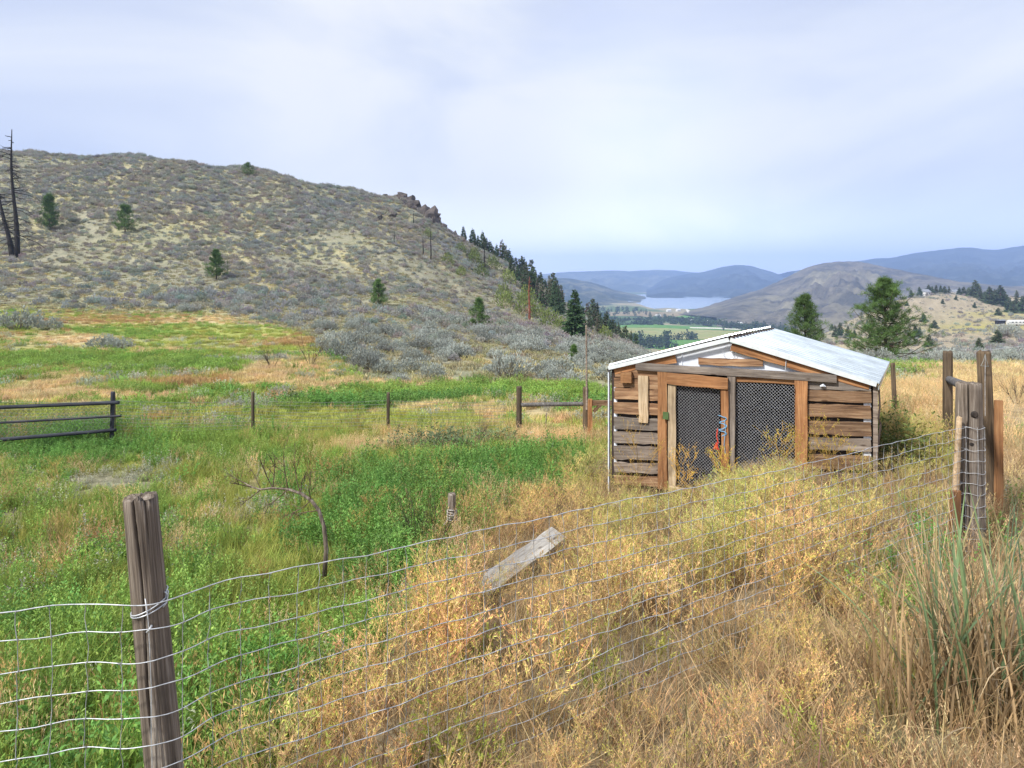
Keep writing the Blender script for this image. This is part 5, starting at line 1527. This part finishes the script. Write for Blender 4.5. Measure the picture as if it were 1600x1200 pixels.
ROW2 = [(a_+2.6, yt_+5+3*rt.random(), yb_, (kd_+2) % 6 if kd_ in (2, 5) else (kd_+1) % 5, 1) for (a_, yt_, yb_, kd_, w_) in ROW if a_ < 965]
for q, (a_, yt_, yb_, kd_, w_) in enumerate(ROW+ROW2):
    d_ = float(np.interp(a_, RD_X, RD_D))+4+6*rt.random()
    if q >= len(ROW) and 795 < a_ < 945: d_ = dfind(a_, yb_+4+9*rt.random(), 60); yt_ += 6
    base_z = gz(xg(a_, d_), d_)
    H_ = zrow(yt_, d_)-base_z
    me1, me2 = protos[max(kd_, 0) if w_ < 4 else w_]
    t_ = thing('fir_tree', 'brown half-dead fir in the row on the back of the slope' if kd_ in (2, 5) or w_ > 3 else 'dark green fir in the row on the back of the slope', 'tree',
               (xg(a_, d_), d_, base_z-.3), rt.random()*6.28, 'firs along the back of the slope')
    s_ = (H_+.3)/10; t_.scale = (s_*(.8+.12*w_), s_*(.8+.12*w_), s_)
    obj('trunk', me1, None, t_); obj('crown', me2, None, t_)
# leafy shrubs in the gullies
def g_bush(rng, R, H, n=260, col=(.17, .22, .07), L=.2):
    th = rng.random(n)*6.283; ph_ = np.arccos(1-rng.random(n)); rad = .5+.55*rng.random(n)**.5
    P = np.stack([R*rad*np.sin(ph_)*np.cos(th), R*rad*np.sin(ph_)*np.sin(th), H*(.1+.9*rad*np.cos(ph_))], 1)
    P += rng.normal(size=(n, 3))*R*.12
    g = Geo(); D = nrm(P+np.array((0, 0, .5*H))+rng.normal(size=(n, 3))*R*.6)
    v, f4, c = leaf_quads(P, D, L*(.6+.8*rng.random(n)), L*.45, rng, np.array(col)*(.6+.8*rng.random((n, 1))))
    return g.add(v, None, f4, c)
bushm = [g_bush(np.random.default_rng(300+q), .8, 1.3, 420) for q in range(3)]
stemm = g_twigs(np.random.default_rng(5), 1.0, 7, 1, .04)
SHR = [(720, 397, 2.2), (700, 414, 2.0), (741, 414, 2.6), (752, 435, 2.6), (770, 424, 3.0), (794, 445, 2.8), (787, 472, 2.4), (790, 482, 2.2), (822, 480, 3.0), (822, 492, 2.6), (860, 514, 2.4), (668, 372, 1.8), (841, 498, 2.0), (878, 520, 1.8), (720, 432, 1.6), (945, 530, 1.6), (740, 408, 2.6)]
bm_ = [make_mesh('foliage', b, M_FO) for b in bushm]; sm_ = make_mesh('stems', stemm, M_FO)
for q, (a_, yb_, s_) in enumerate(SHR):
    d_ = dfind(a_, yb_, 50)
    t_ = thing('leafy_shrub', 'yellow-green leafy shrub in a gully on the right part of the slope', 'shrub', gloc(a_, d_, .1), rt.random()*6, 'green shrubs in the gullies')
    t_.scale = (s_*.9, s_*.9, s_*1.1)
    obj('foliage', bm_[q % 3], None, t_); obj('stems', sm_, None, t_)

# ------------------------------------------------------------------ rocks
def g_rock(rng, sx, sy, sz, n=3, sharp=.35):
    bm = __import__('bmesh').new()
    __import__('bmesh').ops.create_icosphere(bm, subdivisions=n, radius=1)
    off = rng.random(3)*50
    cuts = [(nrm(rng.normal(size=3)*np.array((1, 1, .6))), .32+.35*rng.random()) for _ in range(14)]
    V = np.array([v.co[:] for v in bm.verts])
    for (nn_, dd) in cuts:
        s_ = V @ nn_; over = np.clip(s_-dd, 0, None); V = V-over[:, None]*nn_
    V *= (1+.55*(fbm(V[:, 0]*2.2+off[0], V[:, 1]*2.2+V[:, 2]*1.7+off[1], 3)-.5))[:, None]
    V *= np.array((sx, sy, sz))
    F3 = [[v.index for v in f.verts] for f in bm.faces]
    bm.free()
    return Geo().add(V, F3)
OUT = [(625, 306, 12, 9, 'dark rock at the left top of the outcrop'), (640, 310, 11, 11, 'dark rock under the crest of the hill'), (650, 318, 12, 12, 'large rock face in the middle of the outcrop'), (664, 330, 11, 13, 'steep rock below the middle of the outcrop'),
       (672, 340, 9, 10, 'broad rock at the lower right of the outcrop'), (590, 340, 8, 7, 'lone pointed rock left of the outcrop'), (615, 336, 8, 5, 'low rock between the lone rock and the outcrop'), (708, 352, 6, 6, 'small rock on the right skyline'), (634, 300, 12, 5, 'flat rock on the crest'), (682, 342, 8, 7, 'rock at the right end of the outcrop'),(531, 322, 6, 3, 'low dark rock in the sagebrush on the upper hill')]
for q, (a_, y_, w_, h_, lab) in enumerate(OUT):
    d_ = dfind(a_, y_+h_*.5, 100); s_ = d_/F
    p_ = at(a_, d_)
    tag(obj('rock', g_rock(np.random.default_rng(q+40), w_*s_*1.25, w_*s_*1.0, h_*s_*1.35), M_ROCK, None, tuple(p_), (.2*rt.normal(), .5+.2*rt.normal(), rt.random()*.5)), lab, 'rock', 'rocks of the outcrop')
tag(obj('rock', g_rock(np.random.default_rng(90), .22, .2, .14), M_STONE, None, gloc(829, 16.8, -.02)), 'purplish grey stone lying at the foot of the fence post under the cross rail', 'rock')
for (a_, d_, s_, lab) in ((109, 16.9, .13, 'pale stone in the short grass behind the pole panel'), (131, 16.9, .11, 'smaller pale stone right of the other behind the pole panel'), (250, 18.0, .12, 'pale stone behind the field fence')):
    tag(obj('rock', g_rock(rt, s_*1.5, s_, s_*.6, 2), M_STONE, None, gloc(a_, d_, -.04)), lab, 'rock')
for (a_, d_, s_, lab) in ((962, 8.9, .10, 'white stone among weeds at the left foot of the shed'), (990, 8.7, .08, 'small white stone right of the shed corner'), (1086, 7.6, .07, 'white stone in the weeds before the shed door'), (800, 3.9, .03, 'tiny white stone in the dead stalks near the fence')):
    tag(obj('rock', g_rock(rt, s_*1.5, s_, s_, 2), M_WHITE, None, gloc(a_, d_, -.03)), lab, 'rock')

ro_ = np.random.default_rng(61)
for q in range(34):
    t0_ = ro_.random(); a_ = 612+85*t0_+6*ro_.normal(); y_ = 304+46*t0_**1.2+7*abs(ro_.normal())
    d_ = dfind(a_, y_, 100); s_ = d_/F; w_ = 2.5+4.5*ro_.random()
    if q % 3 == 0: w_ *= 2.2
    tag(obj('rock', g_rock(ro_, w_*s_*1.7, w_*s_*1.1, w_*s_*1.35, 2), M_ROCK, None, tuple(at(a_, d_)), (.3*ro_.normal(), .5+.3*ro_.normal(), ro_.random()*6)), 'small jagged rock among the boulders of the outcrop under the hill crest', 'rock', 'small rocks of the outcrop')

# ------------------------------------------------------------------ things lying in the field
a = Vector((xg(752, 5.9), 5.9, 0)); b = Vector((xg(874, 7.0), 7.0, 0)); a.z = gz(a.x, a.y)+.07; b.z = gz(b.x, b.y)+.24
mid = (a+b)/2; d3 = b-a
o = obj('old_plank', rough_box(d3.length, .19, .04, rb, 8, .006), M_SLAB, None, tuple(mid), (math.radians(-68), -math.asin(d3.z/d3.length), math.atan2(d3.y, d3.x)))
tag(o, 'wide weathered pale grey plank lying half buried in the golden weeds', 'plank')
t = thing('short_post', 'short grey stump post wrapped in pale rope between the green and golden weeds', 'post', gloc(706, 7.6))
obj('stake', post_geo(.58, .046, .044, rt, 12, 6), M_POST, t, smooth=True)
g = Geo()
P = [((.050+.006*math.sin(i_))*math.cos(i_*.5), (.050+.006*math.cos(i_*1.3))*math.sin(i_*.5), .27+.0018*i_+.01*math.sin(i_*.9)) for i_ in range(75)]
g.tube(P, .008, 5); g.tube([(-.05, -.02, .28), (-.10, -.04, .22), (-.08, -.06, .16), (-.11, -.05, .13)], .013, 5)
obj('rope', g, M_STONE, t)
# bent dead sapling
d_ = 6.4
sap = thing('dead_sapling', 'dead bare sapling bent over to the left in the green weeds', 'tree', gloc(507, d_))
def pz(px, py, dd=d_): return np.array(((px-507)/F*dd, 0, zrow(py, dd)-gz(xg(507, d_), d_)+.05))
arc = [(507, 900), (509, 860), (505, 825), (496, 800), (483, 785), (466, 775), (445, 769), (420, 768), (400, 771), (385, 768), (372, 762)]
P = [pz(*a_)+np.array((0, .15*i_/10, 0)) for i_, a_ in enumerate(arc)]
tr = Geo().tube(P, np.linspace(.023, .005, len(P)), 8)
obj('trunk', tr, M_POST, sap, smooth=True)
g = Geo()
rs = np.random.default_rng(8)
def twig(p, d_, l, r, k_):
    q = p+d_*l+np.array((0, 0, .05*l)); g.tube([p, (p+q)/2+rs.normal(size=3)*l*.05, q], (r, r*.75, r*.5), 4, cap=False)
    if k_:
        for _ in range(3): twig(p+(q-p)*(.3+.7*rs.random()), nrm(d_+rs.normal(size=3)*.5), l*.55, r*.55, k_-1)
for (i_, dx, dz, l) in ((4, .1, 1, .26), (5, -.25, 1, .30), (5, .25, 1, .2), (6, -.1, 1, .32), (7, .1, 1, .22), (7, -.4, .9, .28), (8, -.5, .6, .22), (9, -1, .3, .2), (10, -1, .5, .16), (8, -.6, -.5, .2), (6, -.8, -.7, .25), (4, -.8, -.6, .22), (3, -.9, -.2, .22)):
    twig(P[i_], nrm(np.array((dx, .2*rs.normal(), dz))), l, .006, 2)
obj('branches', g, M_POST2, sap)
# bare twiggy shrubs
BARE = [(668, 7.2, .85, 'bare dark twiggy shrub in front of the lush green weeds'), (735, 14.5, 1.0, 'tangled bare shrub in front of the field fence'), (745, 8.2, .5, 'small leaning bare twigs in the green weeds'),
        (425, 33, 1.4, 'round bare brown bush on the orange grass'), (485, 34, 1.6, 'second bare brown bush right of the round one'), (790, 31, 1.4, 'bare twiggy bush beyond the green thicket'), (1590, 15, 1.0, 'grey bare brush at the right edge of the dry grass'), (1560, 8.2, .4, 'low grey brush at the foot of the tall gate post')]
for q, (a_, d_, h_, lab) in enumerate(BARE):
    g = g_twigs(np.random.default_rng(q+20), h_, 10, 3, .012*h_, (.10, .075, .06) if q != 1 else (.16, .13, .10), .55)
    tag(obj('bare_shrub', g, M_FO, None, gloc(a_, d_)), lab, 'shrub')
# leafy thicket before the far fence
for q, (a_, d_, s_) in enumerate(((655, 14.6, 1.0), (690, 14.8, 1.1), (725, 15.2, .9), (770, 15.6, .9), (620, 14.8, .7))):
    g = g_leafy(60, .55*s_, .55*s_, 12, .09, .03, np.random.default_rng(q+70), (.12, .10, .07), (.15, .20, .10))
    tag(obj('leafy_plant', g, M_FO, None, gloc(a_, d_)), 'leafy olive-green plant with upright stems in front of the field fence', 'plant', 'thicket before the field fence')
# big grey bushes standing out at the left
for (a_, d_, s_, lab) in ((30, 60, 3.6, 'large dark grey bush at the left edge of the terraces'), (165, 44, 1.9, 'dark bush in the middle of the left terraces'), (188, 43.5, 1.5, 'pale blue-grey sagebrush beside the dark bush on the terraces'), (75, 60, 2.2, 'pale bush right of the large dark grey bush'), (1572, 240, 9, 'large grey-green bush below the white trailer')):
    o = obj('sagebrush_bush', SAGE_N[int(s_*3) % 6], None, None, gloc(a_, d_)); o.scale = (s_, s_, s_*.8); tag(o, lab, 'bush')
# green bush right of the shed
g = g_leafy(130, .5, .95, 16, .07, .02, np.random.default_rng(3), (.12, .12, .05), (.13, .17, .05), .5)
tag(obj('green_bush', g, M_FO, None, gloc(1388, 8.9)), 'olive-green bush growing at the right corner of the shed', 'bush')
g = g_leafy(60, .35, .8, 12, .06, .02, np.random.default_rng(3), (.25, .2, .08), (.30, .28, .07), .5)
tag(obj('yellow_weed', g, M_FO, None, gloc(1460, 8.6)), 'yellow-green weed in front of the brace post', 'plant')
# taller single weeds standing against the shed front
for (a_, d_, s_, gr_, lab) in ((1003, 9.0, 1.35, .1, 'tall spindly dry weed in front of the left planks'), (1072, 8.7, .95, .15, 'pale dry weed in front of the door mesh'), (1135, 8.5, .8, .6, 'yellow-green weed before the centre post'), (1215, 8.1, .95, .6, 'yellowish weed in front of the right mesh'), (1262, 7.9, 1.15, .4, 'tall weed in front of the right door post'), (1310, 7.8, .9, .3, 'dry weed in front of the right planks')):
    g = g_golden(np.random.default_rng(int(a_)), .8*s_, 15, 6, 7, gr_)
    g.C = [c*np.array((.58, .50, .24)) for c in g.C]
    tag(obj('dry_weed', g, M_FO, None, gloc(a_, d_)), lab, 'weed')

# ------------------------------------------------------------------ tussock at the lower right
tz = gz(xg(1520, 3.35), 3.35)
tus = thing('grass_tussock', 'big tussock of long blue-green and straw blades at the lower right before the fence', 'plant', (xg(1525, 3.35), 3.35, tz))
rq = np.random.default_rng(19)
def blade(L_, w, az_, lean, curl, n=9):
    s = np.linspace(0, 1, n); ang = lean+curl*s**1.6
    st = L_/(n-1)
    r_2 = np.concatenate([[0], np.cumsum(np.sin(ang[:-1])*st)]); z_2 = np.concatenate([[0], np.cumsum(np.cos(ang[:-1])*st)])
    wd = w*(1-s**3)*(.55+.45*np.minimum(1, s*4))/2+.0004
    c, s_ = math.cos(az_), math.sin(az_)
    V = []
    for i_ in range(n):
        x, y, z = r_2[i_]*c, r_2[i_]*s_, z_2[i_]
        V += [(x-s_*wd[i_], y+c*wd[i_], z), (x+c*wd[i_]*.25*math.cos(ang[i_]), y+s_*wd[i_]*.25*math.cos(ang[i_]), z-wd[i_]*.25), (x+s_*wd[i_], y-c*wd[i_], z)]
    F4 = [(3*i_+k_, 3*i_+k_+1, 3*i_+k_+4, 3*i_+k_+3) for i_ in range(n-1) for k_ in range(2)]
    return V, F4
dead_g = Geo()
for q in range(120):
    live = q < 66
    a_ = rq.random()*6.283; off = np.array((.20*rq.normal(), .14*rq.normal(), -.03))
    L_ = (.75+.45*rq.random()) if live else (.6+.5*rq.random())
    lean = abs(rq.normal())*.30+.04; curl = (.25+.5*rq.random()) if live else (.5+1.3*rq.random())
    V, F4 = blade(L_, (.013+.010*rq.random()) if live else .009, a_, lean, curl)
    c = np.array((.17, .25, .12))*(.7+.6*rq.random()) if live else np.array((.48, .38, .24))*(.6+.6*rq.random())
    cc_ = np.tile(c, (len(V), 1))
    if live and rq.random() < .5: cc_[-9:] = cc_[-9:]*.4+np.array((.5, .38, .18))*.6
    obj('blade', Geo().add(V, None, F4, cc_), M_FO, tus, tuple(off))
for q in range(420):
    a_ = rq.random()*6.283; off = np.array((.26*rq.normal(), .16*rq.normal(), -.03))
    V, F4 = blade(.35+.55*rq.random(), .006+.005*rq.random(), a_, abs(rq.normal())*.35, .3+1.4*rq.random()*rq.random(), 7)
    dead_g.add(np.array(V)+off, None, F4, np.array((.36, .26, .15))*(.4+.9*rq.random()))
o = obj('dead_blades', dead_g, M_FO, tus); o['kind'] = 'stuff'
# second smaller tussock beyond, tall straw stalks between
t2 = thing('grass_tussock', 'smaller tussock of thin green blades growing at the foot of the corner post', 'plant', gloc(1545, 4.5))
for q in range(26):
    V, F4 = blade(.7+.35*rq.random(), .009, rq.random()*6.28, abs(rq.normal())*.2+.03, .1+.3*rq.random())
    obj('blade', Geo().add(V, None, F4, np.array((.15, .23, .13))*(.7+.6*rq.random())), M_FO, t2, (.10*rq.normal(), .08*rq.normal(), -.03))
g = Geo()
for q in range(46):
    px_ = 1425+100*rq.random(); d_ = 3.9+1.3*rq.random(); b_ = gloc(px_, d_)
    V, F4 = blade(.6+.65*rq.random()**1.5, .005, rq.random()*6.28, .05+abs(rq.normal())*.22, .1+.8*rq.random()**2)
    g.add(np.array(V)+np.array(b_), None, F4, np.array((.60, .47, .28))*(.6+.6*rq.random()))
o = obj('straw_stalks', g, M_FO); o['kind'] = 'stuff'; o['label'] = 'tall straw stalks standing left of the corner post'

# ------------------------------------------------------------------ knoll: trees, houses
KN = [(1437, 448, 462, 0, 3), (1451, 445, 456, 3, 3), (1457, 447, 457, 0, 2), (1463, 445, 456, 1, 3), (1470, 446, 457, 0, 2), (1476, 447, 458, 3, 3), (1483, 447, 458, 1, 2), (1499, 449, 460, 0, 3), (1506, 448, 460, 3, 3), (1513, 449, 461, 1, 3),
      (1524, 438, 466, 3, 3), (1532, 450, 470, 1, 2), (1539, 455, 470, 0, 3), (1547, 448, 475, 3, 3), (1555, 452, 474, 1, 3), (1564, 446, 478, 3, 3), (1568, 452, 478, 0, 2), (1577, 466, 488, 0, 3), (1584, 470, 490, 3, 3), (1589, 454, 486, 1, 1), (1598, 462, 490, 0, 3), (1608, 455, 480, 3, 3), (1622, 462, 485, 0, 3),
      (1424, 453, 463, 0, 3), (1494, 461, 470, 0, 3), (1473, 467, 475, 3, 3), (1443, 490, 502, 3, 4), (1523, 472, 481, 0, 3), (1560, 481, 494, 3, 4), (1559, 516, 537, 3, 4), (1313, 504, 526, 0, 2), (1305, 508, 526, 1, 2), (1325, 510, 528, 3, 2), (1460, 500, 513, 3, 4), (1430, 508, 528, 3, 2), (1437, 511, 528, 0, 2), (1452, 523, 541, 3, 3), (1530, 528, 549, 3, 2), (1355, 500, 508, 0, 3), (1300, 506, 512, 3, 3), (1335, 516, 528, 3, 4), (1384, 510, 520, 3, 3), (1417, 470, 478, 3, 3)]
for q, (a_, yt_, yb_, kd_, w_) in enumerate(KN):
    d_ = dfind(a_, yb_, 120, 700); x_ = xg(a_, d_); zb = gz(x_, d_); H_ = max(2.0, zrow(yt_, d_)-zb)
    me1, me2 = protos[kd_]
    lab = 'dark fir on the crest of the right knoll' if yb_ < 480 else ('dark fir near the white houses at the right edge' if a_ > 1550 else 'dark tree on the slope below the right knoll')
    t_ = thing('fir_tree', lab, 'tree', (x_, d_, zb-.3), rt.random()*6.28, lab.replace('dark fir', 'firs').replace('dark tree', 'trees'))
    s_ = (H_+.3)/10; t_.scale = (s_*(.75+.3*w_), s_*(.75+.3*w_), s_)
    obj('trunk', me1, None, t_); obj('crown', me2, None, t_)
def house(label, a_, yb_, w, dep, h, rise, mat, rz=0.3, d0=100, name='house', d_=None, nwin=3):
    d_ = d_ or dfind(a_, yb_, d0, 900); x_ = xg(a_, d_)
    zb = gz(x_, d_)-.3
    t_ = thing(name, label, 'house' if name == 'house' else name.split('_')[-1], (x_, d_, zb), rz)
    obj('wall', Geo().box((0, 0, h/2), (w, dep, h)), mat, t_)
    V = [(-w/2-.4, -dep/2-.4, h+.02), (w/2+.4, -dep/2-.4, h+.02), (w/2+.4, dep/2+.4, h+.02), (-w/2-.4, dep/2+.4, h+.02), (-w/2-.4, 0, h+rise), (w/2+.4, 0, h+rise)]
    obj('roof', Geo().add(V, [(0, 4, 3), (1, 2, 5)], [(0, 1, 5, 4), (2, 3, 4, 5), (0, 3, 2, 1)]), M_HROOF, t_)
    for k_ in range(nwin):
        obj('window', Geo().box((0, 0, 0), (w*.12, .1, h*.35)), M_GLASS, t_, (-w/2+w*(k_+.7)/(nwin+.4), -dep/2-.03, h*.58))
    obj('door', Geo().box((0, 0, 0), (w*.07, .1, h*.62)), M_DARK, t_, (w*.02+w/2*.8, -dep/2-.03, h*.32))
    return t_
house('long pale house with a grey roof near the right edge of the knoll', 1596, 487, 11, 7, 3, 2, M_HOUSE, .2)
house('white house between the trees on the crest of the knoll', 1446, 457, 6, 5, 3.0, 2, M_HOUSE, .4, d_=520, nwin=2)
house('narrow white house on the crest of the knoll', 1491, 459, 4.5, 4, 4, 1.6, M_HOUSE, .1, d_=545, nwin=1)
house('small dark shed with a white roof left of the trailer', 1563, 506, 3.6, 3, 2.0, .4, M_INNER, .2, name='small_shed', nwin=1)
# trailer
a_, d_ = 1588, dfind(1588, 509, 200); tt = thing('white_trailer', 'long rounded white trailer parked below the houses on the right', 'trailer', gloc(a_, d_, -.4), .12)
g = Geo(); prof = [(-1.1, 0), (-1.2, .5), (-1.2, 1.6), (-.9, 2.2), (0, 2.4), (.9, 2.2), (1.2, 1.6), (1.2, .5), (1.1, 0)]
V = [(x_, y_, z_) for x_ in (-4.5, -4.2, 4.2, 4.5) for (y_, z_) in [((p[0]*(.85 if abs(x_) > 4.3 else 1)), p[1]*(.92 if abs(x_) > 4.3 else 1)+.05) for p in prof]]
n_ = len(prof); F4 = [(i_*n_+j_, i_*n_+j_+1, (i_+1)*n_+j_+1, (i_+1)*n_+j_) for i_ in range(3) for j_ in range(n_-1)]+[(i_*n_+n_-1, i_*n_, (i_+1)*n_, (i_+1)*n_+n_-1) for i_ in range(3)]
V += [(-4.5, 0, 1.1), (4.5, 0, 1.1)]; c1_ = len(V)-2
F3 = [(j_, (j_+1) % n_, c1_) for j_ in range(n_)]+[(3*n_+(j_+1) % n_, 3*n_+j_, c1_+1) for j_ in range(n_)]
obj('body', g.add(V, F3, F4), M_HOUSE, tt)
for x_ in (-.7, .7):
    for y_ in (-1.05, 1.05): obj('wheel', Geo().tube([(x_, y_-.12, -.02), (x_, y_+.12, -.02)], .38, 12), M_DARK, tt)
for x_ in (-3, -1, 1.2, 3): obj('window', Geo().box((x_, -1.21, 1.35), (1.0, .05, .5)), M_GLASS, tt)
# distant houses of the valley
VH = [(1080, 504, 'white farmhouse among the valley trees left of the other'), (1108, 506, 'white gabled farmhouse in the middle of the valley trees'), (1156, 509, 'low white farm building nearest the brown hill'), (1045, 487, 'pale building near the lake shore'), (1060, 486.5, 'small pale building close to the lake shore'), (1028, 496, 'tiny white building at the field corner')]
for (a_, y_, lab) in VH:
    d_ = 80*F/(y_-HY); x_ = xg(a_, d_)
    t_ = thing('farmhouse', lab, 'house', (x_, d_, VZ), .3+.3*rt.random())
    w = 9 if y_ > 500 else 12; h = 4.0
    obj('wall', Geo().box((0, 0, h/2), (w, w*.6, h)), M_HOUSE, t_)
    V = [(-w/2, -w*.33, h+.02), (w/2, -w*.33, h+.02), (w/2, w*.33, h+.02), (-w/2, w*.33, h+.02), (-w/2, 0, h+2.6), (w/2, 0, h+2.6)]
    obj('roof', Geo().add(V, [(0, 4, 3), (1, 2, 5)], [(0, 1, 5, 4), (2, 3, 4, 5), (0, 3, 2, 1)]), M_HOUSE, t_)
# valley trees: hedgerows and groups
def g_vtree(rng, H, R, col):
    g = Geo(); n = 70
    th = rng.random(n)*6.28; ph_ = np.arccos(1-2*rng.random(n)); rad = .45+.55*rng.random(n)**.5
    P = np.stack([R*rad*np.sin(ph_)*np.cos(th), R*rad*np.sin(ph_)*np.sin(th), H*.55+H*.48*rad*np.cos(ph_)], 1)
    v, f4, c = leaf_quads(P, rng.normal(size=(n, 3)), R*.7, R*.5, rng, np.array(col)*(.6+.8*rng.random((n, 1))))
    return g.add(v, None, f4, c)
vt = [make_mesh('crown', g_vtree(np.random.default_rng(q+500), 10, (3.4, 4.4, 2.4, 3.8)[q], ((.05, .085, .04), (.045, .08, .045), (.035, .06, .035), (.065, .095, .05))[q]), M_FO) for q in range(4)]
vtr = make_mesh('trunk', Geo().tube([(0, 0, -.3), (0, 0, 5)], (.3, .15), 5), M_BARK)
VT = []
for a_ in np.arange(986, 1046, 3.2): VT.append((a_+rt.normal(), 537+1.5*rt.normal()+(a_-986)*.03, 9+5*rt.random()))
for a_ in (1060, 1064, 1075, 1080, 1084, 1043, 1054): VT.append((a_, 531+rt.random(), 12))
for a_ in np.arange(985, 1060, 4.5): VT.append((a_+2*rt.normal(), 543+2.5*rt.random(), 7+4*rt.random()))
for a_ in np.arange(1015, 1232, 2.6):
    y_ = np.interp(a_, [1000, 1015, 1050, 1090, 1120, 1170, 1232], [492, 496, 503, 507, 509, 515, 519])
    VT.append((a_+rt.normal(), y_+1.3*rt.normal(), 7+5*rt.random()))
for a_ in np.arange(1130, 1240, 4): VT.append((a_+2*rt.normal(), 514+(a_-1130)*.06+1.5*rt.normal(), 9+5*rt.random()))
for a_ in np.arange(895, 1015, 4): VT.append((a_+2*rt.normal(), np.interp(a_, [895, 1015], [484, 491])+3*rt.normal(), 8+5*rt.random()))
for (a_, y_, H_) in VT[:290]:
    y_ = max(y_, 485.5 if a_ < 1000 else 488); d_ = 80*F/(y_-HY); x_ = xg(a_, d_)
    lab = 'dark tree in the nearest tree group on the valley floor' if y_ > 525 else ('dark tree in the long tree belt across the valley' if y_ > 494 else 'dark tree near the lake shore on the valley floor')
    t_ = thing('valley_tree', lab, 'tree', (x_, d_, VZ), rt.random()*6, lab.replace('dark tree', 'trees'))
    s_ = H_/10; t_.scale = (s_*(.8+.5*rt.random()), s_, s_*(.7+.5*rt.random()))
    obj('crown', vt[int(rt.integers(0, 4))], None, t_); obj('trunk', vtr, None, t_)
# brush on the valley floor, seen as one mass
x_, y_ = wedge(1000, 2200, .0022, -.15, .42)
vc = variants('valley_brush_clump', [g_vtree(np.random.default_rng(q+600), 5, 6, (.8, .9, .7)) for q in range(3)], M_FI)
s = (fbm(x_*.006, y_*.003, 3) > .52) & (y_ > 1250) & (y_ < 1720)
scatter('valley_brush', 'dark brush and distant orchards on the valley floor', vc, x_[s], y_[s], .6+.6*RNG.random(s.sum()), np.array((.06, .09, .05))*jt(s.sum(), .2), 0, .02)
